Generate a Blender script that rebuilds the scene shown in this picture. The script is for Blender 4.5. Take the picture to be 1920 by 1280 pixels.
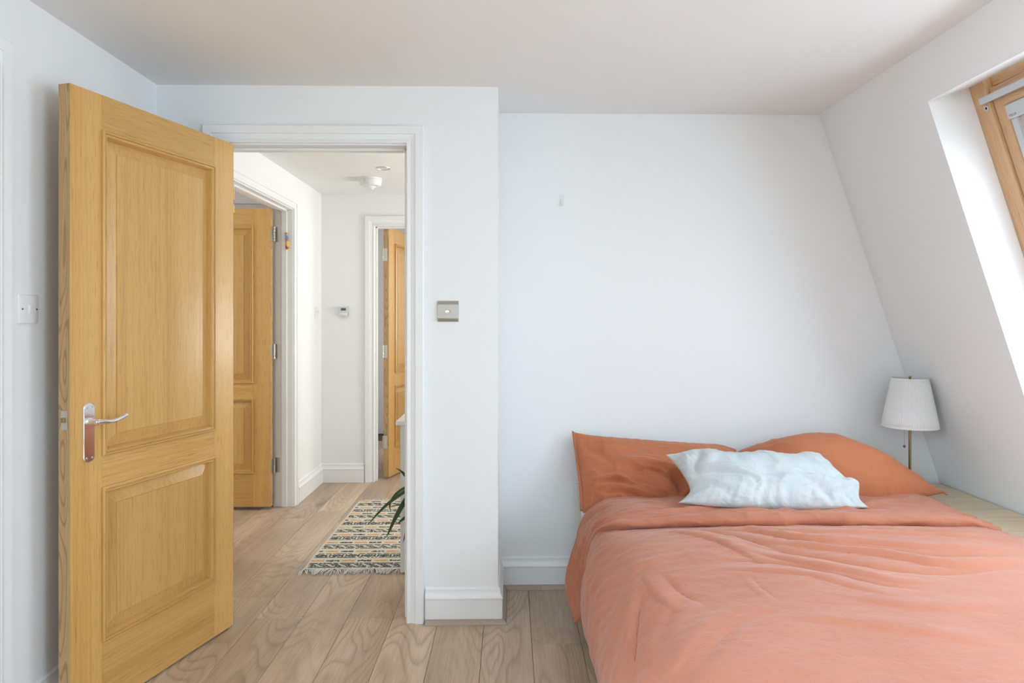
import bpy, bmesh, math, random
import numpy as np
from mathutils import Vector, Matrix, noise

for o in list(bpy.data.objects):
    bpy.data.objects.remove(o, do_unlink=True)
scene = bpy.context.scene
COL = scene.collection
random.seed(7)
PI = math.pi

# ------------------------------------------------------------------ camera
cam_d = bpy.data.cameras.new('camera')
cam_d.lens = 24.0
cam_d.sensor_width = 36.0
cam_d.shift_x = -0.01072
cam_d.shift_y = -0.02188
cam_d.clip_start = 0.05
cam = bpy.data.objects.new('camera', cam_d)
COL.objects.link(cam)
cam.location = (0, 0, 1.27)
cam.rotation_euler = (PI / 2, 0, math.radians(-1.1))
scene.camera = cam

# ------------------------------------------------------------------ world and daylight
w = bpy.data.worlds.new('daylight')
scene.world = w
w.use_nodes = True
bg = w.node_tree.nodes['Background']
bg.inputs[0].default_value = (0.80, 0.90, 1.0, 1)
bg.inputs[1].default_value = 1.5
vs = scene.view_settings
vs.view_transform = 'Standard'
vs.look = 'None'
vs.gamma = 1.0
vs.use_curve_mapping = False
vs.exposure = 0.06

# slope of the mansard wall: bottom line at X0S on the floor, leaning into the room
CEIL = 2.245
MS = 0.33125
X0S = 2.2217
LS = math.hypot(MS, 1)
US = Vector((-MS, 0, 1)) / LS
NS = Vector((1, 0, MS)) / LS


def slope_pt(t, y, n):
    return Vector((X0S, y, 0)) + US * t + NS * n


def daylight(name, loc, target, sx, sy, power, color):
    ld = bpy.data.lights.new(name, 'AREA')
    ld.shape = 'RECTANGLE'
    ld.size = sx
    ld.size_y = sy
    ld.energy = power
    ld.color = color
    lo = bpy.data.objects.new(name, ld)
    COL.objects.link(lo)
    lo.location = loc
    lo.rotation_euler = (Vector(target) - Vector(loc)).to_track_quat('-Z', 'Z').to_euler()
    return lo


SKY = (0.70, 0.845, 1.0)
W1 = (1.345, 2.48, 0.90, 2.18)      # y0, y1, t0, t1 of the skylight beside the bed
W2 = (-1.05, 0.25, 0.90, 2.18)      # unseen second skylight, added behind the camera for more light
for k, (y0, y1, t0, t1) in enumerate((W1, W2)):
    c = slope_pt((t0 + t1) / 2, (y0 + y1) / 2, 0.42)
    daylight('skylight_daylight', c, c - NS, 1.25, 1.35, (44, 92)[k], SKY)  # the second of these lamps is added fill behind the camera
# fill through an unseen window added opposite the bed, evens out the bed wall
daylight('added_rear_fill', (-.25, -4.6, 2.35), (.1, 0, 1.0), 3.2, 1.8, 120, (0.62, 0.80, 1.0))
# strong fill through an unseen window added on the left, brightens the slope
daylight('added_left_fill', (-3.6, -1.1, 2.35), (.2, .4, .8), 3.0, 1.8, 1550, (0.62, 0.80, 1.0))
# landing window beyond the door, then fills added for the two rooms behind
daylight('landing_daylight', (1.88, 4.35, 1.05), (0, 4.35, 2.25), 1.1, 1.25, 95, (1.0, 0.985, 0.965))
daylight('added_side_room_fill', (-3.75, 3.6, 1.5), (-2, 3.7, 1.3), 1.1, 1.1, 30, (1.0, 0.97, 0.93))
daylight('added_end_room_fill', (1.15, 6.6, 1.5), (-0.5, 6.3, 1.2), 1.1, 1.1, 26, (1.0, 0.97, 0.93))


# ------------------------------------------------------------------ helpers
def tag(o, label=None, cat=None, group=None, kind=None):
    if label: o['label'] = label
    if cat: o['category'] = cat
    if group: o['group'] = group
    if kind: o['kind'] = kind
    return o


def empty(name, loc=(0, 0, 0), rz=0.0, label=None, cat=None, group=None, kind=None):
    o = bpy.data.objects.new(name, None)
    COL.objects.link(o)
    o.empty_display_size = 0.05
    o.location = loc
    o.rotation_euler = (0, 0, rz)
    return tag(o, label, cat, group, kind)


class MB:
    """collects shapes and links them as one mesh object"""
    def __init__(s):
        s.bm = bmesh.new()

    def box(s, x, y, z, bev=0.0, seg=2):
        r = bmesh.ops.create_cube(s.bm, size=1.0)
        vs_ = r['verts']
        for v in vs_:
            v.co = Vector((x[0] + (v.co.x + .5) * (x[1] - x[0]), y[0] + (v.co.y + .5) * (y[1] - y[0]), z[0] + (v.co.z + .5) * (z[1] - z[0])))
        if bev > 0:
            es = {e for v in vs_ for e in v.link_edges}
            bmesh.ops.bevel(s.bm, geom=list(es), offset=bev, segments=seg, affect='EDGES', profile=0.5)
        return s

    def grid(s, P, closed_u=False, flip=False):
        """P[i][j] rows of points"""
        V = [[s.bm.verts.new(p) for p in row] for row in P]
        n, m = len(V), len(V[0])
        for i in range(n - (0 if closed_u else 1)):
            for j in range(m - 1):
                q = [V[i][j], V[(i + 1) % n][j], V[(i + 1) % n][j + 1], V[i][j + 1]]
                if flip: q.reverse()
                try: s.bm.faces.new(q)
                except ValueError: pass
        return V

    def poly(s, pts):
        return s.bm.faces.new([s.bm.verts.new(p) for p in pts])

    def lathe(s, prof, c=(0, 0, 0), seg=32, axis='Z', cap=True):
        rows = []
        for k in range(seg):
            a = 2 * PI * k / seg
            row = []
            for r, h in prof:
                if axis == 'Z': p = (r * math.cos(a), r * math.sin(a), h)
                elif axis == 'X': p = (h, r * math.cos(a), r * math.sin(a))
                else: p = (r * math.sin(a), h, r * math.cos(a))
                row.append(Vector(p) + Vector(c))
            rows.append(row)
        V = s.grid(rows, closed_u=True)
        if cap:
            for j in (0, -1):
                if prof[j][0] > 1e-5:
                    try: s.bm.faces.new([V[k][j] for k in range(seg)])
                    except ValueError: pass
        return s

    def tube(s, pts, rad, seg=10, cap=True):
        pts = [Vector(p) for p in pts]
        n = len(pts)
        rad = rad if isinstance(rad, (list, tuple)) else [rad] * n
        t0 = (pts[1] - pts[0]).normalized()
        ref = Vector((0, 0, 1)) if abs(t0.z) < .9 else Vector((1, 0, 0))
        a = t0.cross(ref).normalized()
        rows = []
        for i in range(n):
            t = (pts[min(i + 1, n - 1)] - pts[max(i - 1, 0)]).normalized()
            a = (a - t * a.dot(t)).normalized()
            b = t.cross(a)
            rows.append([pts[i] + (a * math.cos(2 * PI * k / seg) + b * math.sin(2 * PI * k / seg)) * rad[i] for k in range(seg)] )
        rows = [list(r) + [r[0]] for r in rows]
        V = s.grid(rows)
        if cap:
            for i in (0, n - 1):
                try: s.bm.faces.new(V[i][:-1])
                except ValueError: pass
        return s

    def xform(s, M):
        bmesh.ops.transform(s.bm, matrix=M, verts=s.bm.verts)
        return s

    def build(s, name, mat, parent=None, smooth=False, merge=1e-6, angle=None):
        bmesh.ops.remove_doubles(s.bm, verts=s.bm.verts, dist=merge)
        bmesh.ops.recalc_face_normals(s.bm, faces=s.bm.faces)
        me = bpy.data.meshes.new(name)
        s.bm.to_mesh(me)
        s.bm.free()
        if smooth or angle:
            for p in me.polygons: p.use_smooth = True
            if angle: me.set_sharp_from_angle(angle=math.radians(angle))
        if mat: me.materials.append(mat)
        o = bpy.data.objects.new(name, me)
        COL.objects.link(o)
        if parent: o.parent = parent
        return o


def bx(name, x, y, z, mat, parent=None, bev=0.0, **k):
    return MB().box(x, y, z, bev).build(name, mat, parent, **k)


def sweep(stations, prof, name, mat, parent=None, closed=False):
    """prof: (a,b) pairs; station: (base, dirA, dirB); one mesh with mitred ends"""
    mb = MB()
    rows = [[Vector(b) + Vector(da) * a + Vector(db) * c for (a, c) in prof] for (b, da, db) in stations]
    rows = [list(r) + [r[0]] for r in rows]
    V = mb.grid(rows)
    for i in (0, len(rows) - 1):
        try: mb.bm.faces.new([v for v in V[i][:-1]])
        except ValueError: pass
    return mb.build(name, mat, parent, angle=35)


def crom(P, n):
    """Catmull-Rom resample of control points (any dimension) to n points, chord spaced"""
    P = np.asarray(P, float)
    d = np.r_[0, np.cumsum(np.linalg.norm(np.diff(P, axis=0), axis=1))]
    t = np.linspace(0, d[-1], n)
    Q = np.vstack([2 * P[0] - P[1], P, 2 * P[-1] - P[-2]])
    i = np.clip(np.searchsorted(d, t, side='right') - 1, 0, len(P) - 2)
    u = ((t - d[i]) / np.maximum(d[i + 1] - d[i], 1e-9))[:, None]
    p0, p1, p2, p3 = Q[i], Q[i + 1], Q[i + 2], Q[i + 3]
    return .5 * (2 * p1 + (p2 - p0) * u + (2 * p0 - 5 * p1 + 4 * p2 - p3) * u ** 2 + (3 * p1 - p0 - 3 * p2 + p3) * u ** 3)


# ------------------------------------------------------------------ materials
class NT:
    def __init__(s, name):
        s.m = bpy.data.materials.new(name)
        s.m.use_nodes = True
        s.t = s.m.node_tree
        s.b = s.t.nodes['Principled BSDF']

    def n(s, typ, **kw):
        nd = s.t.nodes.new(typ)
        for k, v in kw.items():
            if k.startswith('i_'):
                key = k[2:]
                key = int(key) if key.isdigit() else key.replace('_', ' ')
                if hasattr(v, 'links') or isinstance(v, bpy.types.NodeSocket): s.t.links.new(v, nd.inputs[key])
                else: nd.inputs[key].default_value = v
            else: setattr(nd, k, v)
        return nd

    def math(s, op, a, b=0.0, c=None, clamp=False):
        nd = s.t.nodes.new('ShaderNodeMath')
        nd.operation = op
        nd.use_clamp = clamp
        for i, v in enumerate((a, b) if c is None else (a, b, c)):
            if isinstance(v, bpy.types.NodeSocket): s.t.links.new(v, nd.inputs[i])
            else: nd.inputs[i].default_value = v
        return nd.outputs[0]

    def vmul(s, v, sc, off=None):
        nd = s.t.nodes.new('ShaderNodeMapping')
        s.t.links.new(v, nd.inputs[0])
        nd.inputs['Scale'].default_value = sc
        if off is not None:
            if isinstance(off, bpy.types.NodeSocket): s.t.links.new(off, nd.inputs['Location'])
            else: nd.inputs['Location'].default_value = off
        return nd.outputs[0]

    def noise(s, v, scale=5.0, detail=3.0, rough=.55, dist=0.0):
        nd = s.n('ShaderNodeTexNoise', i_Vector=v, i_Scale=scale, i_Detail=detail, i_Roughness=rough, i_Distortion=dist)
        return nd.outputs['Fac']

    def ramp(s, f, stops, interp='LINEAR'):
        nd = s.t.nodes.new('ShaderNodeValToRGB')
        s.t.links.new(f, nd.inputs[0])
        cr = nd.color_ramp
        cr.interpolation = interp
        while len(cr.elements) < len(stops): cr.elements.new(.5)
        for e, (p, c) in zip(cr.elements, stops):
            e.position = p
            e.color = (*c, 1) if len(c) == 3 else c
        return nd.outputs[0]

    def mix(s, f, a, b, mode='MIX'):
        nd = s.t.nodes.new('ShaderNodeMix')
        nd.data_type = 'RGBA'
        nd.blend_type = mode
        for i, v in ((0, f), (6, a), (7, b)):
            if isinstance(v, bpy.types.NodeSocket): s.t.links.new(v, nd.inputs[i])
            else: nd.inputs[i].default_value = v if i == 0 else ((*v, 1) if len(v) == 3 else v)
        return nd.outputs[2]

    def obj(s):
        return s.n('ShaderNodeTexCoord').outputs['Object']

    def rnd(s):
        return s.n('ShaderNodeObjectInfo').outputs['Random']

    def set(s, **kw):
        for k, v in kw.items():
            key = k.replace('_', ' ')
            if isinstance(v, bpy.types.NodeSocket): s.t.links.new(v, s.b.inputs[key])
            elif key in ('Base Color', 'Sheen Tint', 'Emission Color', 'Specular Tint'): s.b.inputs[key].default_value = (*v, 1)
            else: s.b.inputs[key].default_value = v
        return s

    def bump(s, h, strength=.2, dist=.01):
        nd = s.n('ShaderNodeBump', i_Height=h, i_Strength=strength, i_Distance=dist)
        s.t.links.new(nd.outputs[0], s.b.inputs['Normal'])
        return s


def plain(name, col, rough=.5, metal=0.0, **kw):
    return NT(name).set(Base_Color=col, Roughness=rough, Metallic=metal, **kw).m


def m_wall(name, col):
    t = NT(name)
    c = t.obj()
    t.set(Base_Color=t.mix(t.noise(c, 1.3, 0), tuple(x * .985 for x in col), col), Roughness=.62)
    return t.m


def m_oak(name, axis, dark=(.55, .285, .076), light=(.67, .39, .122), flame=False, rough=.33):
    """grain runs along the object axis 0/1/2"""
    t = NT(name)
    r = t.rnd()
    off = t.n('ShaderNodeCombineXYZ', i_0=t.math('MULTIPLY', r, 13.0), i_1=t.math('MULTIPLY', r, 7.0), i_2=t.math('MULTIPLY', r, 29.0)).outputs[0]
    c = t.obj()
    def st(across, along):
        s_ = [across] * 3
        s_[axis] = along
        return t.vmul(c, s_, off)
    broad = t.noise(st(11, .45), 1.0, 4, .6, .4)
    streak = t.noise(st(140, 1.6), 1.0, 3, .6)
    pores = t.noise(st(460, 14), 1.0, 2, .5)
    f = t.math('ADD', t.math('MULTIPLY', broad, .55), t.math('MULTIPLY', streak, .45))
    col = t.ramp(f, [(.34, dark), (.50, tuple((a + b * 2) / 3 for a, b in zip(dark, light))), (.68, light)])
    if flame:
        n_ = t.noise(st(20, 2.4), 1.0, 0.0, .5, .0)
        rings = t.math('SINE', t.math('MULTIPLY', n_, 70))
        rg = t.ramp(rings, [(.55, (0, 0, 0)), (.99, (1, 1, 1))])
        col = t.mix(t.math('MULTIPLY', rg, .5), col, tuple(x * .36 for x in dark))
    pm = t.ramp(pores, [(.56, (1, 1, 1)), (.70, (.70, .62, .52))])
    col = t.mix(.8, col, pm, 'MULTIPLY')
    br = t.math('ADD', t.math('MULTIPLY', r, .16), .92)
    col = t.mix(1.0, col, t.n('ShaderNodeCombineXYZ', i_0=br, i_1=br, i_2=br).outputs[0], 'MULTIPLY')
    t.set(Base_Color=col, Roughness=rough, Coat_Weight=.25, Coat_Roughness=.22)
    t.bump(t.math('ADD', t.math('MULTIPLY', pores, .7), streak), .10, .002)
    return t.m


def m_laminate():
    t = NT('laminate_oak')
    r = t.rnd()
    wn = t.n('ShaderNodeTexWhiteNoise', noise_dimensions='1D', i_W=t.math('MULTIPLY', r, 91.7)).outputs['Color']
    off = t.n('ShaderNodeVectorMath', operation='SCALE', i_0=wn, i_Scale=23.0).outputs[0]
    c = t.obj()
    big = t.noise(t.vmul(c, (4.6, .95, 1), off), 1.0, 2.6, .30, .30)          # flame contours
    rings = t.math('FRACT', t.math('MULTIPLY', big, 22.0))
    fine = t.noise(t.vmul(c, (150, 5, 1), off), 1.0, 3, .6)
    wide = t.noise(t.vmul(c, (7, .8, 1), off), 1.0, 3, .6)
    knots = t.n('ShaderNodeTexVoronoi', i_Vector=t.vmul(c, (3.2, 1.15, 1), off), i_Scale=1.0, i_Randomness=1.0).outputs['Distance']
    base = t.ramp(wide, [(.28, (.43, .315, .215)), (.50, (.565, .43, .305)), (.72, (.69, .545, .40))])
    tone = t.ramp(r, [(0, (.86, .85, .85)), (.5, (.98, .97, .96)), (1, (1.07, 1.04, 1.01))])
    base = t.mix(1.0, base, tone, 'MULTIPLY')
    ln = t.ramp(rings, [(.0, (.84, .82, .80)), (.16, (1.03, 1.03, 1.03)), (.62, (1.0, 1.0, 1.0)), (.97, (.68, .645, .61)), (1.0, (.84, .82, .80))])
    strength = t.ramp(t.noise(t.vmul(c, (3.0, .7, 1), off), 1.0, 1), [(.38, (.10, .10, .10)), (.62, (.80, .80, .80))])
    col = t.mix(strength, base, t.mix(1.0, base, ln, 'MULTIPLY'))
    fl = t.ramp(fine, [(.34, (.84, .82, .80)), (.62, (1.05, 1.05, 1.05))])
    col = t.mix(.75, col, fl, 'MULTIPLY')
    kn = t.ramp(knots, [(.0, (.30, .25, .22)), (.045, (.55, .50, .46)), (.13, (1, 1, 1))])
    col = t.mix(.85, col, kn, 'MULTIPLY')
    t.set(Base_Color=col, Roughness=.36)
    t.bump(t.math('ADD', fine, t.math('MULTIPLY', rings, .15)), .05, .002)
    return t.m


def m_cloth(name, col, dark, sheen=.35, weave=1100, crumple=.5, tint=(1, .85, .8), rough=.85):
    t = NT(name)
    c = t.obj()
    n1 = t.noise(c, 3.5, 4, .6)
    col_ = t.mix(t.ramp(n1, [(.35, (0, 0, 0)), (.65, (1, 1, 1))]), dark, col)
    fine = t.noise(c, 420, 2)
    col_ = t.mix(.35, col_, t.ramp(fine, [(.3, (.80, .80, .80)), (.7, (1.12, 1.12, 1.12))]), 'MULTIPLY')
    t.set(Base_Color=col_, Roughness=rough, Sheen_Weight=sheen, Sheen_Roughness=.45, Sheen_Tint=tint, Specular_IOR_Level=.25)
    cr1 = t.noise(t.vmul(c, (1, 1.6, 1)), 14, 5, .60, .8)
    cr2 = t.noise(t.vmul(c, (1.3, 1, 1)), 48, 4, .6, .6)
    h = t.math('ADD', t.math('MULTIPLY', cr1, 1.0), t.math('MULTIPLY', cr2, .30))
    h = t.math('ADD', h, t.math('MULTIPLY', fine, .04))
    t.bump(h, crumple, .02)
    return t.m


M = {}
M['wall'] = m_wall('white_emulsion', (.90, .898, .89))
M['ceil'] = m_wall('ceiling_emulsion', (.905, .895, .88))
M['trim'] = plain('white_satin_paint', (.90, .898, .892), .32)
M['plastic'] = plain('white_plastic', (.84, .84, .83), .28)
M['plastic_grey'] = plain('pale_grey_plastic', (.62, .64, .66), .35)
M['oak_v'] = m_oak('oak_upright', 2)
M['oak_h'] = m_oak('oak_level', 0)
M['oak_edge'] = m_oak('oak_edge', 2, (.47, .275, .105), (.60, .38, .165), True, .5)
M['floor'] = m_laminate()
M['scotia'] = m_oak('scotia_wood', 0, (.36, .27, .21), (.50, .40, .32), False, .5)
M['scotia_y'] = m_oak('scotia_wood_across', 1, (.36, .27, .21), (.50, .40, .32), False, .5)
M['subfloor'] = plain('dark_joint', (.10, .075, .055), .8)
M['chrome'] = plain('polished_chrome', (.86, .86, .87), .07, 1.0)
M['steel'] = plain('worn_steel', (.62, .60, .56), .34, 1.0)
M['brushed'] = plain('brushed_steel', (.58, .56, .51), .36, 1.0)
M['brass'] = plain('aged_brass', (.36, .27, .14), .32, 1.0)
M['black'] = plain('black_slot', (.015, .015, .015), .6)
M['duvet'] = m_cloth('terracotta_cotton', (.535, .205, .120), (.49, .178, .098), sheen=.30, crumple=.20, tint=(1, .86, .84))
M['pillow'] = m_cloth('terracotta_pillow_cotton', (.565, .195, .092), (.525, .172, .078), sheen=.22, crumple=.22, tint=(1, .8, .72))
M['pine'] = m_oak('skylight_pine', 2, (.50, .26, .11), (.72, .45, .24), False, .4)
M['pine_y'] = m_oak('skylight_pine_level', 1, (.50, .26, .11), (.72, .45, .24), False, .4)
M['alu'] = plain('grey_aluminium', (.62, .65, .67), .38, .25)
M['blind'] = plain('beige_blind_cloth', (.66, .61, .54), .85)


def m_pale_cushion():
    t = NT('pale_blue_cotton')
    c = t.obj()
    n1 = t.noise(c, 7, 4, .6, .6)
    n2 = t.noise(t.vmul(c, (1, 1, 1), (3, 5, 1)), 4, 3, .55)
    col = t.ramp(n1, [(.36, (.50, .575, .575)), (.50, (.585, .63, .63)), (.66, (.65, .68, .69))])
    col = t.mix(t.ramp(n2, [(.45, (0, 0, 0)), (.7, (.5, .5, .5))]), col, (.63, .62, .65))
    t.set(Base_Color=col, Roughness=.8, Sheen_Weight=.2)
    h = t.math('ADD', t.noise(c, 18, 5, .6, 1.0), t.math('MULTIPLY', t.noise(c, 70, 3), .25))
    t.bump(h, .30, .016)
    return t.m


def m_table_wood():
    t = NT('bamboo_board')
    r = t.rnd()
    c = t.obj()
    off = t.n('ShaderNodeCombineXYZ', i_0=t.math('MULTIPLY', r, 17), i_1=t.math('MULTIPLY', r, 9)).outputs[0]
    streak = t.noise(t.vmul(c, (1.6, 60, 1), off), 1.0, 3, .6)
    col = t.ramp(streak, [(.3, (.64, .50, .31)), (.52, (.76, .62, .42)), (.7, (.82, .69, .49))])
    specks = t.noise(t.vmul(c, (55, 120, 1), off), 1.0, 2, .5)
    area = t.noise(t.vmul(c, (5, 6, 1), off), 1.0, 1)
    sp = t.ramp(t.math('MULTIPLY', specks, t.ramp(area, [(.5, (.6, .6, .6)), (.62, (1, 1, 1))])), [(.66, (1, 1, 1)), (.70, (.28, .25, .22))])
    t.set(Base_Color=t.mix(.85, col, sp, 'MULTIPLY'), Roughness=.42)
    return t.m


def m_glass():
    t = NT('window_glass')
    nt = t.t
    nt.nodes.remove(t.b)
    out = nt.nodes['Material Output']
    tr = nt.nodes.new('ShaderNodeBsdfTransparent')
    tr.inputs[0].default_value = (.97, .985, .98, 1)
    gl = nt.nodes.new('ShaderNodeBsdfGlossy')
    gl.inputs['Roughness'].default_value = .02
    mx = nt.nodes.new('ShaderNodeMixShader')
    mx.inputs[0].default_value = .06
    nt.links.new(tr.outputs[0], mx.inputs[1])
    nt.links.new(gl.outputs[0], mx.inputs[2])
    nt.links.new(mx.outputs[0], out.inputs[0])
    return t.m


def m_shade():
    t = NT('pleated_shade_cloth')
    nt = t.t
    out = nt.nodes['Material Output']
    tl = nt.nodes.new('ShaderNodeBsdfTranslucent')
    tl.inputs[0].default_value = (.88, .86, .80, 1)
    mx = nt.nodes.new('ShaderNodeMixShader')
    mx.inputs[0].default_value = .14
    t.set(Base_Color=(.93, .925, .90), Roughness=.8)
    nt.links.new(t.b.outputs[0], mx.inputs[1])
    nt.links.new(tl.outputs[0], mx.inputs[2])
    nt.links.new(mx.outputs[0], out.inputs[0])
    return t.m


def m_vcol(name, rough=.85, bump=0.0):
    t = NT(name)
    a = t.n('ShaderNodeVertexColor', layer_name='pattern')
    t.set(Base_Color=a.outputs[0], Roughness=rough)
    if bump: t.bump(t.noise(t.vmul(t.obj(), (1, 2.2, 1)), 320, 2), bump, .003)
    return t.m


def m_leaf():
    t = NT('leaf_green')
    c = t.obj()
    t.set(Base_Color=t.ramp(t.noise(c, 9, 3), [(.3, (.010, .040, .010)), (.7, (.030, .085, .022))]), Roughness=.34)
    return t.m


M['cushion'] = m_pale_cushion()
M['table'] = m_table_wood()
M['glass'] = m_glass()
M['shade'] = m_shade()
M['rug'] = m_vcol('woven_rug', .9, .35)
M['print'] = m_vcol('printed_tube', .35)
M['fringe'] = plain('cotton_fringe', (.82, .80, .76), .9)
M['leaf'] = m_leaf()
M['pot'] = plain('terracotta_pot', (.42, .17, .09), .8)
M['soil'] = plain('soil', (.03, .02, .014), .95)
M['sheet'] = plain('white_sheet', (.84, .84, .84), .85)
M['cream'] = plain('cream_enamel', (.74, .71, .62), .35)
M['lcd'] = plain('lcd_screen', (.09, .11, .08), .25)

# ------------------------------------------------------------------ room shell
XL, YD, YB, YE = -1.47, 2.87, 3.235, 5.35
YR = -2.4
TW = 0.10


def wall(name, boxes, label, mat=None):
    mb = MB()
    for b in boxes: mb.box(*b)
    o = mb.build(name, mat or M['wall'])
    return tag(o, label, 'wall', kind='structure')


OA = (-1.205, -0.430, 2.003)         # door opening to the landing: x0, x1, top
OB = (3.60, 4.657, 2.015)           # opening in the left wall of the landing: y0, y1, top
OC = (-1.058, -0.283, 2.0)           # opening in the end wall of the landing
OD = (1.178, 1.953, 2.003)           # doorway in the left wall of the bedroom
wall('wall_door', [((XL, OA[0]), (YD, YD + TW), (0, CEIL)), ((OA[1], -.05), (YD, YD + TW), (0, CEIL)), ((OA[0], OA[1]), (YD, YD + TW), (OA[2], CEIL))],
     'white wall around the open doorway to the landing')
wall('wall_return', [((-.15, -.05), (YD + TW, YB + TW), (0, CEIL))], 'short white return wall between doorway wall and bed wall')
wall('wall_bed', [((-.05, 2.35), (YB, YB + TW), (0, CEIL))], 'plain white wall behind the head of the bed')
wall('wall_left', [((XL - .12, XL), (YR, -1.45), (0, CEIL)), ((XL - .12, XL), (.05, OD[0]), (0, CEIL)), ((XL - .12, XL), (-1.45, .05), (0, .85)), ((XL - .12, XL), (-1.45, .05), (2.1, CEIL)), ((XL - .12, XL), (OD[1], OB[0]), (0, CEIL)), ((XL - .12, XL), (OB[1], YE + .11), (0, CEIL)),
                   ((XL - .12, XL), (OD[0], OD[1]), (OD[2], CEIL)), ((XL - .12, XL), (OB[0], OB[1]), (OB[2], CEIL))],
     'white wall on the left running behind the open oak door')
wall('wall_rear', [((XL, -1.15), (YR - .1, YR), (0, CEIL)), ((.65, 2.35), (YR - .1, YR), (0, CEIL)), ((-1.15, .65), (YR - .1, YR), (0, .85)), ((-1.15, .65), (YR - .1, YR), (2.1, CEIL))], 'white wall opposite the bed wall')
wall('wall_hall_end', [((XL, OC[0]), (YE, YE + .11), (0, CEIL)), ((OC[1], 1.6), (YE, YE + .11), (0, CEIL)), ((OC[0], OC[1]), (YE, YE + .11), (OC[2], CEIL))],
     'white wall at the far end of the landing with a thermostat')
wall('wall_hall_right', [((1.5, 1.6), (YB + TW, 3.75), (0, CEIL)), ((1.5, 1.6), (4.95, YE), (0, CEIL)), ((1.5, 1.6), (3.75, 4.95), (0, .85)), ((1.5, 1.6), (3.75, 4.95), (2.1, CEIL))],
     'white landing wall with the window, out of sight past the doorway')
wall('wall_side_room', [((-3.6, XL - .12), (5.0, 5.1), (0, CEIL)), ((-3.6, XL - .12), (2.4, 2.5), (0, CEIL)), ((-3.6, -3.5), (2.5, 3.05), (0, CEIL)), ((-3.6, -3.5), (4.2, 5.0), (0, CEIL)), ((-3.6, -3.5), (3.05, 4.2), (0, .9)), ((-3.6, -3.5), (3.05, 4.2), (2.1, CEIL))],
     'pale walls of the room behind the middle oak door')
wall('wall_end_room', [((-1.7, 1.0), (7.6, 7.7), (0, CEIL)), ((-1.8, -1.7), (YE + .11, 7.7), (0, CEIL)), ((.9, 1.0), (YE + .11, 6.0), (0, CEIL)), ((.9, 1.0), (7.2, 7.6), (0, CEIL)), ((.9, 1.0), (6.0, 7.2), (0, .9)), ((.9, 1.0), (6.0, 7.2), (2.1, CEIL))],
     'pale walls of the room behind the farthest oak door')
bx('pelmet_rail', (-3.4, XL - .125), (4.975, 5.0), (2.105, 2.15), M['trim'])
tag(bpy.data.objects['pelmet_rail'], 'white rail along the wall above the middle oak door', 'rail', kind='structure')
tag(MB().box((XL - .13, 1.75), (YR - .1, 7.7), (CEIL, CEIL + .1)).box((-3.6, XL - .13), (2.4, 5.1), (CEIL, CEIL + .1)).box((-1.8, XL - .13), (5.1, 7.7), (CEIL, CEIL + .1)).build('ceiling', M['ceil']), 'flat white ceiling over bedroom and landing', 'ceiling', kind='structure')

# mansard wall with two skylight openings, one of them added, built in slope coordinates and turned upright
TH = 0.16
tmax = CEIL * LS + .06
mb = MB()
ys = [YR, W2[0], W2[1], W1[0], W1[1], YB + .05]
for a, b in ((ys[0], ys[1]), (ys[2], ys[3]), (ys[4], ys[5])): mb.box((0, TH), (a, b), (-.02, tmax))
for (y0, y1, t0, t1) in (W1, W2):
    mb.box((0, TH), (y0, y1), (-.02, t0))
    mb.box((0, TH), (y0, y1), (t1, tmax))
SLOPE = Matrix(((NS.x, 0, US.x, X0S), (0, 1, 0, 0), (NS.z, 0, US.z, 0), (0, 0, 0, 1)))
o = mb.build('wall_right', M['wall'])
o.matrix_world = SLOPE
tag(o, 'white sloping mansard wall with the skylight recess', 'wall', kind='structure')

# floor: base and laminate boards
fl = bx('floor', (-3.6, 2.4), (YR - .1, 7.7), (-.14, -.0125), M['subfloor'])
tag(fl, 'light brown oak laminate floor running from bedroom to landing', 'floor', kind='structure')
PW, PL = .194, 1.38
xs0 = -.108
mb = MB().box((.0006, PW - .0006), (0.0006, PL - .0006), (-.012, 0), .0011, 1)
first = mb.build('plank', M['floor'], fl)
pm = first.data
starts = {-7: 4.386, -6: 3.147, -5: 2.917, -4: 3.62, -3: 2.917, -2: 3.50, -1: 2.30, 0: 2.07, 1: 2.668, 2: 2.12, 3: 2.9}
used = False
for k in range(-8, 12):
    s0 = starts.get(k, random.uniform(2, 3.3))
    j0 = -int((s0 - YR) / PL) - 1
    y = s0 + j0 * PL
    while y < (6.9 if -7 <= k <= 0 else 5.4):
        o = first if not used else bpy.data.objects.new('plank', pm)
        if used:
            COL.objects.link(o)
            o.parent = fl
        used = True
        o.location = (xs0 + k * PW, y, 0)
        y += PL
# plain floor under the side room
bx('floor_side_room', (-3.5, -1.662), (2.5, 5.0), (-.0125, -.001), M['floor'])
tag(bpy.data.objects['floor_side_room'], 'brown floor of the room behind the middle oak door', 'floor', kind='structure')

# ------------------------------------------------------------------ skirting, scotia and door casings
SK = [(0, 0), (0, .018), (.098, .018), (.101, .0205), (.106, .0205), (.109, .017), (.120, .012), (.132, .0095), (.140, .0095), (.1445, .006), (.146, 0)]
UPV = (0, 0, 1)


def skirt(name, a, b, da, db, label, lift=0.0):
    o = sweep([((a[0], a[1], lift), UPV, da), ((b[0], b[1], lift), UPV, db)], SK, name, M['trim'])
    return tag(o, label, 'baseboard', kind='structure')


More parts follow.
